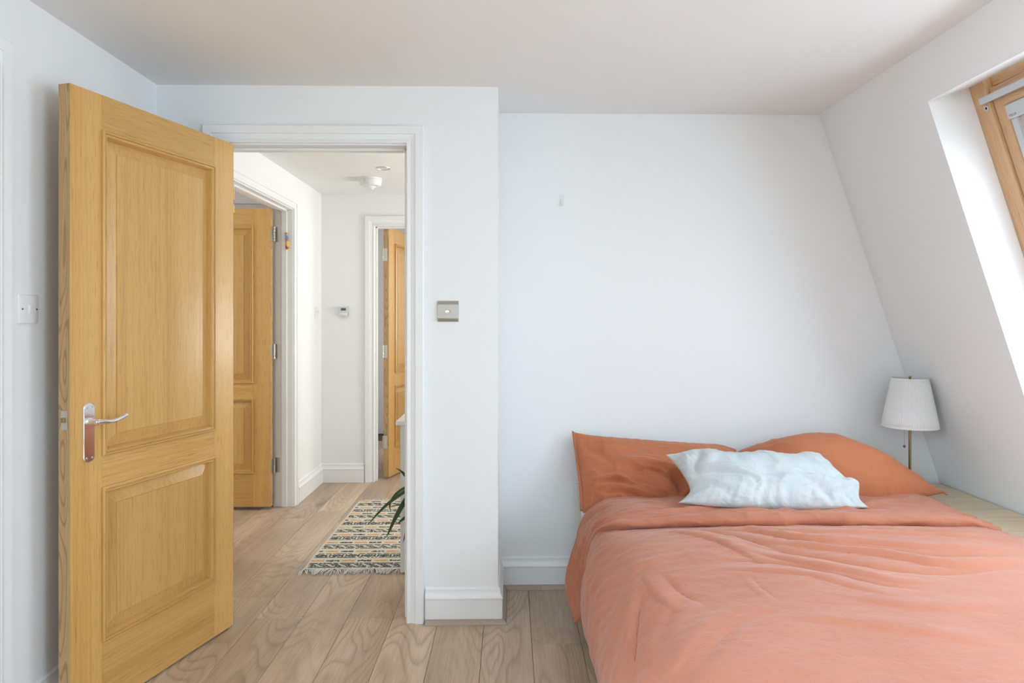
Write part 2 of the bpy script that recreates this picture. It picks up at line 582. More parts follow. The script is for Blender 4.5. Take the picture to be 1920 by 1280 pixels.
skirt('baseboard_door', (-.353, YD), (-.05, YD), (0, -1, 0), (1, -1, 0), 'white moulded skirting right of the doorway')
skirt('baseboard_return', (-.05, YD), (-.05, YB), (1, -1, 0), (1, -1, 0), 'white moulded skirting on the short return wall')
skirt('baseboard_bed', (-.05, YB), (2.16, YB), (1, -1, 0), (0, -1, 0), 'white moulded skirting under the bed wall')
skirt('baseboard_left', (XL, 2.031), (XL, YD), (1, 0, 0), (1, -1, 0), 'white moulded skirting behind the near oak door')
skirt('baseboard_corner', (XL, YD), (-1.28, YD), (1, -1, 0), (0, -1, 0), 'white moulded skirting in the corner behind the near oak door')
skirt('baseboard_hall_left', (XL, 4.735), (XL, YE), (1, 0, 0), (1, -1, 0), 'white moulded skirting on the left of the landing')
skirt('baseboard_hall_end', (XL, YE), (-1.135, YE), (1, -1, 0), (0, -1, 0), 'white moulded skirting at the end of the landing')
SC = [(0, 0), (0, .019), (.004, .019), (.009, .0165), (.014, .011), (.018, .0045), (.019, 0)]
sc = empty('trim_5', (0, 0, 0), label='brown wood floor bead along the foot of the white skirting', cat='trim', kind='structure')
q = .0185
sweep([((-.352, YD - q, 0), UPV, (0, -1, 0)), ((-.05 + q, YD - q, 0), UPV, (1, -1, 0))], SC, 'bead', M['scotia'], sc)
sweep([((-.05 + q, YD - q, 0), UPV, (1, -1, 0)), ((-.05 + q, YB - q, 0), UPV, (1, -1, 0))], SC, 'bead', M['scotia_y'], sc)
sweep([((-.05 + q, YB - q, 0), UPV, (1, -1, 0)), ((.149, YB - q, 0), UPV, (0, -1, 0))], SC, 'bead', M['scotia'], sc)
sweep([((.1498, YB - q, 0), UPV, (0, -1, 0)), ((2.1, YB - q, 0), UPV, (0, -1, 0))], SC, 'bead', M['scotia'], sc)
for px, py in ((-.338, YD - q - .012), (-.075, YD - q - .012), (.175, YB - q - .012), (.135, YB - q - .012)):
    MB().lathe([(.0016, .0125), (.0012, .0135)], (px, py, 0), 8).build('nail_head', M['plastic'], sc)

AR = [(0, 0), (0, .0115), (.0035, .0135), (.008, .0125), (.0095, .0095), (.0115, .0105), (.016, .0085), (.026, .0115), (.0365, .0130), (.0375, .0180), (.069, .0185), (.072, .0160), (.072, 0)]


def casing(name, a, b, top, org, ax, nrm, depth, label, near=True, far=True, stop=.045):
    """lining, door stop and architraves of an opening. ax: unit vector along the wall, nrm: towards the viewer's side, a..b along ax"""
    ax, nrm, org = Vector(ax), Vector(nrm), Vector(org)
    up = Vector((0, 0, 1))
    r = empty(name, org, label=label, cat='door frame', kind='structure')
    L = lambda u, v, z: ax * u + nrm * v + up * z
    def slab(nm, u0, u1, v0, v1, z0, z1, bev=.0012):
        mb = MB().box((u0, u1), (v0, v1), (z0, z1), bev, 1)
        mb.xform(Matrix(((ax.x, nrm.x, 0, 0), (ax.y, nrm.y, 0, 0), (0, 0, 1, 0), (0, 0, 0, 1))))
        return mb.build(nm, M['trim'], r)
    e = .006
    slab('lining', a - .001, a + e - .001, -depth - .001, .001, 0, top)
    slab('lining', b - e + .001, b + .001, -depth - .001, .001, 0, top)
    slab('lining', a, b, -depth - .001, .001, top - e, top + .001)
    s0, s1 = -stop - .036, -stop
    slab('door_stop', a + e, a + e + .012, s0, s1, 0, top - e, .002)
    slab('door_stop', b - e - .012, b - e, s0, s1, 0, top - e, .002)
    slab('door_stop', a + e, b - e, s0, s1, top - e - .012, top - e, .002)
    g = -.0015
    for vo, sg, on in ((0.0, 1, near), (-depth, -1, far)):
        if not on: continue
        st = [(L(a - g, vo, 0), -ax, nrm * sg), (L(a - g, vo, top - g), -ax + up, nrm * sg), (L(b + g, vo, top - g), ax + up, nrm * sg), (L(b + g, vo, 0), ax, nrm * sg)]
        for i in range(3): sweep([st[i], st[i + 1]], AR, 'architrave', M['trim'], r)
    return r


tr1 = casing('trim_1', OA[0], OA[1], OA[2], (0, YD, 0), (1, 0, 0), (0, -1, 0), TW, 'white moulded frame around the open doorway to the landing', stop=.047)
tr2 = casing('trim_2', OB[0], OB[1], OB[2], (XL, 0, 0), (0, 1, 0), (1, 0, 0), .12, 'white moulded frame on the left of the landing with a colourful tube on its post', stop=.036)
tr3 = casing('trim_3', OC[0], OC[1], OC[2], (0, YE, 0), (1, 0, 0), (0, -1, 0), .11, 'white moulded frame of the farthest doorway at the end of the landing', stop=.03)
tr4 = casing('trim_4', OD[0], OD[1], OD[2], (XL, 0, 0), (0, 1, 0), (1, 0, 0), .12, 'white frame edge on the left wall beside the white light switch', far=False, stop=.05)
# strike plate on the right lining
s_ = MB().box((-.4375, -.4358), (2.893, 2.912), (.93, .985), .0005, 1).build('strike_plate', M['brushed'], None)
s_.parent = tr1
s_.matrix_parent_inverse = tr1.matrix_world.inverted()
s_.location = (0, -YD, 0)

# ------------------------------------------------------------------ panelled oak doors
DW, DT, DH = .755, .044, 1.985


def raised_panel(w0, w1, z0, z1, fw, side):
    """field bevelled up from a recessed ground; side +1/-1: face at y = 0 or y = DT; x along door width"""
    y = (lambda d: d) if side > 0 else (lambda d: DT - d)
    mb = MB()
    rings = [(0, .016), (.004, .0162), (fw, .0062), (fw + .0012, .0030)]
    rows = []
    for ins, d in rings:
        rows.append([Vector((w0 + ins, y(d), z0 + ins)), Vector((w1 - ins, y(d), z0 + ins)), Vector((w1 - ins, y(d), z1 - ins)), Vector((w0 + ins, y(d), z1 - ins))])
    V = mb.grid([r + [r[0]] for r in rows])
    mb.bm.faces.new(V[-1][:-1])
    return mb


MOULD = [(0, 0), (0, .008), (.003, .0105), (.0075, .0105), (.0095, .004), (.0120, .0035), (.0135, .0065), (.0170, .0065), (.0195, .002), (.0215, -.005), (.024, -.0158), (.0, -.0158)]


def oak_door(name, loc, rz, label, DW=DW, both=True):
    """local x: from latch edge (0) to hinge edge (DW); face at y=0 looks to -y"""
    d = empty(name, loc, rz, label, 'door', kind='structure')
    st, tr = .115, .118
    zs = [(.225, .717), (.824, 1.867)]
    def bar(nm, x, z, mat): return bx(nm, x, (0, DT), z, mat, d, .0012)
    bar('stile', (0.0012, st), (0, DH), M['oak_v'])
    bar('stile', (DW - st, DW - .0012), (0, DH), M['oak_v'])
    bar('rail', (st, DW - st), (0, zs[0][0]), M['oak_h'])
    bar('rail', (st, DW - st), (zs[0][1], zs[1][0]), M['oak_h'])
    bar('rail', (st, DW - st), (zs[1][1], DH), M['oak_h'])
    for xa, xb in ((-.0006, .0011), (DW - .0011, DW + .0006)):
        o_ = bx('edge_lipping', (xa, xb), (.0004, DT - .0004), (.0005, DH - .0005), M['oak_edge'], d)
    for z0, z1 in zs:
        bx('panel_core', (st + .0005, DW - st - .0005), (.0170, DT - .0170), (z0 + .0005, z1 - .0005), M['oak_v'], d)
        for side in ((1, -1) if both else (1,)):
            raised_panel(st + .018, DW - st - .018, z0 + .018, z1 - .018, .043, side).build('panel', M['oak_v'], d)
            yb, sg = (0.0, -1) if side > 0 else (DT, 1)
            a, b = st - .003, DW - st + .003
            c, e = z0 - .003, z1 + .003
            S = [((a, yb, c), (1, 0, 1), (0, sg, 0)), ((b, yb, c), (-1, 0, 1), (0, sg, 0)), ((b, yb, e), (-1, 0, -1), (0, sg, 0)), ((a, yb, e), (1, 0, -1), (0, sg, 0))]
            for i in range(4):
                sweep([S[i], S[(i + 1) % 4]], MOULD, 'moulding', M['oak_h'] if i in (0, 2) else M['oak_v'], d)
    return d


def lever_handle(door, side):
    """chrome plate with lever at the latch edge, on the face y=0 (side 1) or y=DT (side -1)"""
    f = (lambda p: Vector((p[0], p[1], p[2]))) if side > 0 else (lambda p: Vector((p[0], DT - p[1], p[2])))
    zc, xc = .905, .0605
    # round-ended plate outline
    out = []
    W_, Hh = .0205, .0935
    for a in range(0, 181, 15):
        ang = math.radians(a)
        out.append((math.cos(ang) * W_, Hh - .016 + math.sin(ang) * .016))
    for a in range(180, 361, 15):
        ang = math.radians(a)
        out.append((math.cos(ang) * W_, -Hh + .016 + math.sin(ang) * .016))
    mb = MB()
    rows = [[f((xc + u * k, y, zc + v * (1 - (1 - k) * .25))) for u, v in out] for k, y in ((1, 0), (1, -.0075), (.90, -.0095))]
    V = mb.grid([r + [r[0]] for r in rows])
    mb.bm.faces.new(V[-1][:-1])
    h = mb.build('handle', M['chrome'], door, angle=30)
    tag(h, 'polished chrome plate with curved lever')
    zl = .940
    mb = MB()
    mb.lathe([(.012, -.0095), (.012, -.013), (.0095, -.0145), (.0095, -.040), (.011, -.041), (.011, -.047), (.0085, -.050), (0, -.051)], (0, 0, 0), 20, 'Y')
    mb.xform(Matrix.Translation((xc - .002, 0, zl)))
    P = [(xc - .004, -.044, zl), (xc + .012, -.047, zl - .0005), (xc + .03, -.050, zl - .0035), (xc + .055, -.051, zl - .003), (xc + .080, -.050, zl + .002), (xc + .098, -.048, zl + .0075), (xc + .108, -.046, zl + .0095)]
    mb.tube([tuple(p) for p in crom(P, 22)], [.0085] * 2 + [.0088 - .0018 * math.sin(k / 19 * PI) for k in range(18)] + [.0080, .0045], 14)
    if side < 0: mb.xform(Matrix(((1, 0, 0, 0), (0, -1, 0, DT), (0, 0, 1, 0), (0, 0, 0, 1))))
    mb.build('lever', M['chrome'], h, angle=40)
    for u, v in ((-.010, .078), (.010, .081), (-.010, -.080), (.010, -.080)):
        mb = MB().lathe([(.0036, -.0094), (.0036, -.0100), (.0025, -.0104), (0, -.0104)], (0, 0, 0), 12, 'Y')
        mb.xform(Matrix.Translation((xc + u, 0, zc + v)))
        mb.box((xc + u - .003, xc + u + .003), (-.0108, -.0102), (zc + v - .0005, zc + v + .0005))
        if side < 0: mb.xform(Matrix(((1, 0, 0, 0), (0, -1, 0, DT), (0, 0, 1, 0), (0, 0, 0, 1))))
        mb.build('screw', M['steel'], h)


def latch(door):
    p = bx('latch_plate', (-.0016, -.0004), (.0105, .0335), (.922, .980), M['brushed'], door, .0004)
    bx('latch_bolt', (-.0085, -.001), (.0165, .0285), (.944, .959), M['brass'], p, .002)
    for z in (.930, .972):
        MB().lathe([(.0034, -.0022), (.0026, -.0028), (0, -.0028)], (0, .022, z), 10, 'X').build('screw', M['steel'], p)


def hinge(door, z, pin, DW=DW):
    """knuckle at local pin (x,y) with a leaf on the hinge edge of the door"""
    mb = MB()
    for i in range(5):
        z0 = z - .05 + i * .02
        mb.lathe([(.0055, z0 + .0006), (.0065, z0 + .0016), (.0065, z0 + .0184), (.0055, z0 + .0194)], (pin[0], pin[1], 0), 14)
    h = mb.build('hinge', M['steel'], door, angle=40)
    lf = bx('hinge_leaf', (DW + .0004, DW + .0022), (min(pin[1], DT - .001) - .036, min(pin[1], DT - .001)) if pin[1] > DT / 2 else (pin[1], pin[1] + .036), (z - .05, z + .05), M['brushed'], h, .0003)
    return h


# near door: swung about 105 degrees into the bedroom, its landing side towards us
ang = math.radians(74.2526)
d1 = oak_door('door_1', (-1.347, 2.117, .008), ang, 'large open oak door with two raised panels and chrome lever handle')
lever_handle(d1, 1)
lever_handle(d1, -1)
latch(d1)
for z in (.25, 1.0, 1.76): hinge(d1, z, (DW + .006, DT + .003))
# middle door: opened flat into the side room, hinged on the far post of its frame
DW2 = 1.03
d2 = oak_door('door_2', (-1.592 - DW2, 4.572, .022), 0.0, 'open oak door standing in the left doorway of the landing', DW2)
for z in (.262, 1.03, 1.82): hinge(d2, z, (DW2 + .009, DT + .004), DW2)
lever_handle(d2, 1)
# far door: opened into the end room, hinge edge towards us
# local x from latch (0) to hinge (DW); hinge end near the opening's left post
a3 = math.radians(74.5)
hp = Vector((-1.004, 5.452, .012))
dv = Vector((math.cos(a3), math.sin(a3), 0))
d3 = oak_door('door_3', hp + dv * DW, a3 + PI, 'open oak door at the far end of the landing with its hinge edge in view')
for z in (.28, 1.0, 1.77): hinge(d3, z, (DW + .004, -.004))
# closed door in the left wall beside the camera
d4 = oak_door('door_4', (XL - .003, 1.947, .008), -PI / 2, 'closed oak door in the left wall beside the camera', both=False)
d4.location = (XL - .004 , 1.943, .008)
d4.rotation_euler = (0, 0, -PI / 2)

# hinge leaves let into the far post of the left doorway and the left post of the end doorway
for z in (.284, 1.052, 1.842):
    o = bx('hinge_leaf', (XL - .118, XL - .086), (OB[1] - .0068, OB[1] - .0052), (z - .05, z + .05), M['steel'], tr2, .0003)
    o.location = (-XL, 0, 0)
for z in (.292, 1.012, 1.782):
    o = bx('hinge_leaf', (OC[0] + .0050, OC[0] + .0066), (YE + .08, YE + .108), (z - .05, z + .05), M['steel'], tr3, .0003)
    o.location = (0, -YE, 0)


# ------------------------------------------------------------------ skylights
def skylight(name, W, label, detail):
    y0, y1, t0, t1 = W
    r = empty(name, (0, 0, 0), label=label, cat='skylight', kind='structure')
    r.matrix_world = SLOPE
    n0 = TH
    def part(nm, n, y, t, mat, parent=None, bev=.002): return bx(nm, n, y, t, mat, parent or r, bev)
    fw = .070
    # outer frame lying behind the plaster reveal
    part('frame', (n0 + .001, n0 + .10), (y1 - fw, y1 + .01), (t0 - .02, t1 + .02), M['pine'])
    part('frame', (n0 + .001, n0 + .10), (y0 - .01, y0 + fw), (t0 - .02, t1 + .02), M['pine'])
    part('frame', (n0 + .030, n0 + .10), (y0 + fw, y1 - fw), (t1 - .030, t1 + .02), M['pine_y'])
    part('frame', (n0 + .001, n0 + .10), (y0 + fw, y1 - fw), (t0 - .02, t0 + .045), M['pine_y'])
    # sash
    a, b = y0 + fw + .004, y1 - fw - .004
    c, d = t0 + .049, t1 - .034
    part('sash', (n0 + .012, n0 + .085), (b - .046, b), (c, d), M['pine'])
    part('sash', (n0 + .012, n0 + .085), (a, a + .046), (c, d), M['pine'])
    part('sash', (n0 + .006, n0 + .085), (a + .046, b - .046), (d - .075, d), M['pine_y'])
    part('sash', (n0 + .012, n0 + .085), (a + .046, b - .046), (c, c + .06), M['pine_y'])
    part('pane', (n0 + .055, n0 + .059), (a + .04, b - .04), (c + .05, d - .07), M['glass'], bev=0)
    if detail:
        cb = part('control_bar', (n0 - .022, n0 - .002), (a - .02, b + .022), (d - .045, d - .020), M['alu'], bev=.004)
        for yy in (b - .07, a + .07): part('bracket', (n0 - .004, n0 + .008), (yy - .012, yy + .012), (d - .042, d - .024), M['plastic'], cb)
        g = MB().lathe([(.0055, -.0005), (.0105, -.0005), (.0115, -.003), (.0095, -.005), (.006, -.004), (.0055, .001)], (0, 0, 0), 20, 'X', cap=False)
        g.lathe([(.0056, .0), (0, .0)], (0, 0, 0), 20, 'X', cap=False)
        g.xform(Matrix.Translation((n0 + .001, y1 - .052, t1 - .095)))
        gr = g.build('bolt_socket', M['plastic_grey'], r, angle=40)
        MB().lathe([(.0054, -.0012), (0, -.0012)], (n0 + .001, y1 - .052, t1 - .095), 16, 'X').build('bolt_hole', M['black'], gr)
    # roller blind: cassette, side channels, cloth drawn part way and its bottom bar
    a2, b2 = a + .050, b - .050
    ct = part('blind_cassette', (n0 + .004, n0 + .040), (a2, b2), (d - .130, d - .0755), M['alu'], bev=.006)
    if detail:
        cu = bpy.data.curves.new('maker_mark', 'FONT')
        cu.body = 'VELUX'
        cu.size = .0115
        cu.extrude = .0002
        tmp = bpy.data.objects.new('maker_mark_tmp', cu)
        COL.objects.link(tmp)
        dg = bpy.context.evaluated_depsgraph_get()
        me = bpy.data.meshes.new_from_object(tmp.evaluated_get(dg))
        bpy.data.objects.remove(tmp)
        me.materials.append(plain('mark_ink', (.2, .2, .2), .6))
        o = bpy.data.objects.new('maker_mark', me)
        COL.objects.link(o)
        o.parent = ct
        # text x -> -y, text y -> t, facing -n
        o.matrix_local = Matrix(((0, 0, -1, n0 + .0038), (-1, 0, 0, b2 - .010), (0, 1, 0, d - .121), (0, 0, 0, 1)))
    for yy in (a2, b2 - .026): part('blind_channel', (n0 + .014, n0 + .034), (yy, yy + .026), (c + .062, d - .131), M['alu'], bev=.002)
    part('blind_cloth', (n0 + .026, n0 + .028), (a2 + .020, b2 - .020), (d - .225, d - .120), M['blind'], bev=0)
    part('blind_bar', (n0 + .018, n0 + .036), (a2 + .018, b2 - .018), (d - .242, d - .225), M['alu'], bev=.003)
    return r


skylight('window_1', W1, 'pine framed skylight with roller blind above the bed', True)
skylight('added_window_2', W2, 'second pine framed skylight added unseen behind the camera for its light', False)


def plain_window(name, org, ax, w_, z0, z1, label):
    """white casement frame with a pane; ax 'Y': lies in an X wall"""
    r = empty(name, org, label=label, cat='window', kind='structure')
    for y in ((0, .05), (w_ - .05, w_), (w_ / 2 - .025, w_ / 2 + .025)): bx('frame', (-.03, .03), y, (z0, z1), M['trim'], r, .003)
    for z in ((z0, z0 + .05), (z1 - .05, z1)): bx('frame', (-.03, .03), (.05, w_ - .05), z, M['trim'], r, .003)
    for y in ((.05, w_ / 2 - .025), (w_ / 2 + .025, w_ - .05)): bx('pane', (-.003, .003), y, (z0 + .05, z1 - .05), M['glass'], r)
    return r


plain_window('window_3', (1.55, 3.75, 0), 'Y', 1.2, .85, 2.1, 'white framed window lighting the landing')
plain_window('added_window_4', (-3.55, 3.05, 0), 'Y', 1.15, .9, 2.1, 'white framed window added unseen to light the side room')
plain_window('added_window_5', (.95, 6.0, 0), 'Y', 1.2, .9, 2.1, 'white framed window added unseen to light the end room')

plain_window('added_window_7', (XL - .06, -1.45, 0), 'Y', 1.5, .85, 2.1, 'white framed window added unseen in the left wall to light the sloping wall')
wr = plain_window('added_window_6', (.65, YR - .05, 0), 'X', 1.8, .85, 2.1, 'white framed window added unseen opposite the bed to light the bed wall')
wr.rotation_euler = (0, 0, PI / 2)

# ------------------------------------------------------------------ bed
bed = empty('bed_frame', (1.0, 2.2, 0), label='cream metal bed frame under the terracotta bedding', cat='bed')
BX0, BX1, BY0, BY1 = .325, 1.675, 1.24, 3.15


def bpart(nm, x, y, z, mat=None, bev=.004):
    o = bx(nm, x, y, z, mat or M['cream'], bed, bev)
    o.location = (-1.0, -2.2, 0)
    return o


bpart('headboard_post', (BX0 - .018, BX0 + .026), (3.155, 3.19), (0, .50))
bpart('headboard_post', (BX1 - .02, BX1 + .015), (3.155, 3.19), (0, .50))
for z in (.30, .44): bpart('headboard_rail', (BX0 + .02, BX1 - .02), (3.16, 3.185), (z, z + .03))
bpart('side_rail', (BX0 + .03, BX0 + .05), (BY0, 3.156), (.17, .25))
bpart('side_rail', (BX1 - .05, BX1 - .03), (BY0, 3.156), (.17, .25))
bpart('end_rail', (BX0 + .03, BX1 - .03), (BY0 - .025, BY0), (.17, .25))
for x in (BX0 + .03, BX1 - .06): bpart('leg', (x, x + .03), (BY0 - .02, BY0 + .01), (0, .171))
for x in (BX0 + .03, BX1 - .06): bpart('leg', (x, x + .03), (2.2, 2.23), (0, .171))
for k in range(13): bpart('slat', (BX0 + .05, BX1 - .05), (BY0 + .04 + k * .145, BY0 + .11 + k * .145), (.215, .23), M['table'], .002)
p_ = MB().lathe([(.007, -.0005), (.007, .001)], (BX0 - .0185, 3.172, .43), 14, 'X').build('bolt_cap', M['plastic_grey'], bed)
p_.location = (-1.0, -2.2, 0)
mt = bx('mattress', (BX0, BX1), (BY0, BY1), (.232, .442), M['sheet'], None, .045)
for p in mt.data.polygons: p.use_smooth = True
tag(mt, 'white sheeted mattress showing at the corner below the left pillow', 'mattress')

# low table filling the gap between bed and sloping wall
tb = empty('side_table', (1.87, 2.6, 0), label='low pale wooden table against the sloping wall right of the bed', cat='table')
TZ = .485
ty = 3.215
k = 0
while ty > 1.75:
    wd = .118
    o = bx('plank', (0, 2.055 - 1.705), (0, wd - .0006), (-.026, 0), M['table'], tb, .0008)
    o.location = (1.705 - 1.87, ty - wd - 2.6, TZ)
    ty -= wd
    k += 1
for (x0, x1) in ((1.72, 1.765), (2.0, 2.045)):
    for (y0, y1) in ((3.15, 3.195), (1.80, 1.845)):
        o = bx('leg', (x0, x1), (y0, y1), (0, TZ - .0255), M['table'], tb, .003)
        o.location = (-1.87, -2.6, 0)
for y in (3.16, 1.81):
    o = bx('apron', (1.765, 2.0), (y, y + .02), (TZ - .09, TZ - .0255), M['table'], tb, .002)
    o.location = (-1.87, -2.6, 0)


# ------------------------------------------------------------------ soft furnishing tools
def nz(x, y, z=0.0):
    return noise.noise(Vector((x, y, z)))


def seg_dist(px, py, a, b):
    ax, ay = a; bx_, by = b
    dx, dy = bx_ - ax, by - ay
    L2 = dx * dx + dy * dy + 1e-12
    t = np.clip(((px - ax) * dx + (py - ay) * dy) / L2, 0, 1)
    return np.hypot(px - (ax + t * dx), py - (ay + t * dy)), t


def ridge(px, py, line, width, skew=1.0):
    """smooth crest along a polyline, fading at both ends"""
    L = crom(line, 14)
    best = np.full(px.shape, 9.0)
    par = np.zeros(px.shape)
    sgn = np.zeros(px.shape)
    for i in range(13):
        d, t = seg_dist(px, py, L[i], L[i + 1])
        m = d < best
        best = np.where(m, d, best)
        par = np.where(m, (i + t) / 13, par)
        cr_ = (L[i + 1][0] - L[i][0]) * (py - L[i][1]) - (L[i + 1][1] - L[i][1]) * (px - L[i][0])
        sgn = np.where(m, cr_, sgn)
    width = np.where(sgn > 0, width * skew, width / skew)
    return np.exp(-(best / width) ** 2) * np.sin(np.clip(par, 0.02, .98) * PI) ** .6


def nzgrid(X, Y, sx, sy, z=0.0):
    out = np.empty(X.shape)
    f = X.ravel(); g = Y.ravel()
    r = out.ravel()
    for i in range(len(f)): r[i] = noise.noise(Vector((f[i] * sx, g[i] * sy, z)))
    return r.reshape(X.shape)


def grid_mesh(name, P, mat, parent=None, solid=0.0, offset=-1, sub=0):
    n, m = P.shape[:2]
    me = bpy.data.meshes.new(name)
    F = [(i * m + j, (i + 1) * m + j, (i + 1) * m + j + 1, i * m + j + 1) for i in range(n - 1) for j in range(m - 1)]
    me.from_pydata([tuple(p) for p in P.reshape(-1, 3)], [], F)
    me.polygons.foreach_set('use_smooth', [True] * len(F))
    me.materials.append(mat)
    o = bpy.data.objects.new(name, me)
    COL.objects.link(o)
    if parent: o.parent = parent
    if solid:
        md = o.modifiers.new('thickness', 'SOLIDIFY')
        md.thickness = solid
        md.offset = offset
    if sub:
        md = o.modifiers.new('smooth', 'SUBSURF')
        md.levels = md.render_levels = sub
    return o


def normals(P):
    du = np.gradient(P, axis=0)
    dv = np.gradient(P, axis=1)
    N = np.cross(du, dv)
    return N / np.maximum(np.linalg.norm(N, axis=2, keepdims=True), 1e-9)


def pillow(name, top, bottom, left, right, nrm, front, back, creases, seed, mat, label, cat='pillow', group=None, edge=.006, wrk=.007, gain=1.0, nu=150, nv=110, pw=.62, hems=()):
    """Coons patch between four seams, inflated to both sides. creases: (polyline in (u,v), height, width in m)"""
    T, B = crom(top, nu + 1), crom(bottom, nu + 1)
    L, R = crom(left, nv + 1), crom(right, nv + 1)
    u = np.linspace(0, 1, nu + 1)[:, None, None]
    v = np.linspace(0, 1, nv + 1)[None, :, None]
    S = (1 - v) * T[:, None] + v * B[:, None] + (1 - u) * L[None] + u * R[None]
    S = S - ((1 - u) * (1 - v) * T[0] + u * (1 - v) * T[-1] + (1 - u) * v * B[0] + u * v * B[-1])
    U, V_ = np.meshgrid(u.ravel(), v.ravel(), indexing='ij')
    W_ = np.linalg.norm(T[-1] - T[0]); H_ = np.linalg.norm(L[-1] - L[0])
    h = (np.clip(4 * U * (1 - U), 0, 1) ** pw) * (np.clip(4 * V_ * (1 - V_), 0, 1) ** pw)
    ed = np.minimum(np.minimum(U, 1 - U) * W_, np.minimum(V_, 1 - V_) * H_)
    ms = np.clip(ed / .05, 0, 1)
    n1 = nzgrid(U * W_, V_ * H_, 7, 9, seed)
    n2 = nzgrid(U * W_, V_ * H_, 22, 30, seed + 5)
    wr_ = (1 - np.abs(nzgrid(U * W_ + n1 * .04, V_ * H_ + n1 * .03, 9, 17, seed + 21))) ** 5
    # gathers running in from the seams
    gx = nzgrid(U * W_, V_ * H_, 4, 46, seed + 9) * np.exp(-np.minimum(U, 1 - U) * W_ / .07)
    gy = nzgrid(U * W_, V_ * H_, 46, 4, seed + 13) * np.exp(-np.minimum(V_, 1 - V_) * H_ / .06)
    bump_ = (n1 * .012 + n2 * .003 + wr_ * wrk * (.35 + .65 * V_)) * ms + (gx + gy) * edge * np.clip(ed / .012, 0, 1)
    for line, hh, wd in creases:
        bump_ = bump_ + hh * gain * ridge(U * W_, V_ * H_, [(a * W_, b * H_) for a, b in line], wd, 1.5 if hh > 0 else 1.0) * np.clip(ed / .02, 0, 1)
    N0 = np.array(nrm) / np.linalg.norm(nrm)
    Pf = S + N0 * (h * front + bump_)[..., None]
    Pb = S - N0 * (h * back + n1 * .004 * ms)[..., None]
    mb = MB()
    mb.grid([[Vector(p) for p in r] for r in Pf])
    mb.grid([[Vector(p) for p in r] for r in Pb])
    o = mb.build(name, mat, None, smooth=True, merge=2e-5)
    tag(o, label, cat, group)
    for hm in hems:
        # (points of the seam, outward direction, width): double sewn hem standing off the open end
        pts, dr, wd = hm
        C = crom(pts, 40)
        for k, off in enumerate((.0035, -.0035)):
            rows = []
            for i in range(40):
                wv = nz(i * .35, seed + k * 3) * .004
                rows.append([C[i] - np.array(dr) * .004, C[i] + np.array(dr) * wd * .5 + N0 * (off * 1.0 + wv), C[i] + np.array(dr) * (wd - k * .004) + N0 * (off * 1.6 + wv)])
            grid_mesh('hem', np.array(rows), mat, o, .0016, 0)
    return o


pillow('pillow',
       [(.299, 3.185, .741), (.41, 3.185, .722), (.648, 3.185, .70), (.859, 3.18, .686), (.972, 3.18, .682), (1.056, 3.17, .662)],
       [(.318, 2.97, .425), (.445, 2.93, .455), (.737, 2.90, .46), (1.0, 2.96, .47)],
       [(.299, 3.185, .741), (.313, 3.10, .61), (.319, 3.02, .509), (.318, 2.97, .425)],
       [(1.056, 3.17, .662), (1.05, 3.09, .60), (1.04, 3.01, .53), (1.0, 2.96, .47)],
       (0, -.78, .62), .085, .015,
       [([(.22, .47), (.36, .44), (.5, .50), (.62, .60), (.72, .74)], .016, .020), ([(.30, .58), (.42, .56), (.52, .66), (.58, .78)], -.016, .016),
        ([(.50, .58), (.56, .70), (.58, .85)], -.020, .018), ([(.60, .68), (.74, .80), (.90, .88)], -.014, .020), ([(.24, .42), (.38, .37), (.54, .42)], .009, .016),
        ([(.16, .72), (.30, .70), (.46, .80)], -.009, .014), ([(.28, .80), (.40, .78), (.52, .86)], .010, .012), ([(.66, .62), (.80, .66), (.95, .62)], .012, .03),
        ([(.10, .55), (.22, .60), (.38, .62)], -.006, .012), ([(.06, .66), (.20, .64), (.36, .74), (.50, .86)], .007, .010), ([(.08, .76), (.22, .76), (.36, .84), (.48, .91)], .007, .009), ([(.10, .71), (.24, .71), (.40, .82)], -.008, .010),
        ([(.14, .84), (.26, .84), (.38, .92)], -.009, .009), ([(.34, .52), (.46, .56), (.55, .70)], .009, .012), ([(.58, .88), (.66, .80), (.80, .80), (.94, .86)], .009, .014), ([(.05, .20), (.14, .34), (.22, .50)], -.005, .018)],
       1.7, M['pillow'], 'terracotta pillow propped against the wall on the left of the bed', group='terracotta pillows', pw=.55, gain=1.9,
       hems=[([(.301, 3.183, .742), (.313, 3.10, .612), (.319, 3.02, .512), (.318, 2.975, .43)], (-.55, .55, .10), .020)])
pillow('pillow',
       [(1.045, 3.14, .655), (1.18, 3.13, .675), (1.306, 3.12, .685), (1.43, 3.12, .68), (1.56, 3.11, .63), (1.655, 3.08, .565)],
       [(1.06, 2.86, .50), (1.25, 2.80, .50), (1.45, 2.78, .505), (1.62, 2.79, .515), (1.75, 2.82, .53), (1.835, 2.85, .535)],
       [(1.045, 3.14, .655), (1.03, 3.05, .60), (1.03, 2.95, .55), (1.06, 2.86, .50)],
       [(1.655, 3.08, .565), (1.69, 3.00, .565), (1.76, 2.92, .55), (1.835, 2.85, .535)],
       (0, -.40, .92), .155, .02,
       [([(.62, .50), (.78, .62), (.92, .80)], .010, .030), ([(.45, .62), (.60, .72), (.78, .88)], -.008, .03), ([(.15, .40), (.30, .30), (.50, .26)], .006, .03),
        ([(.70, .34), (.84, .50), (.95, .70)], -.008, .018), ([(.80, .70), (.88, .84), (.93, .97)], -.007, .012), ([(.30, .70), (.45, .60), (.62, .60)], -.006, .04)],
       8.3, M['pillow'], 'terracotta pillow slumped against the wall beside the lamp', group='terracotta pillows', pw=.55,
       hems=[([(1.70, 2.985, .56), (1.76, 2.92, .552), (1.80, 2.88, .545), (1.835, 2.85, .535)], (.75, -.35, -.15), .022)])
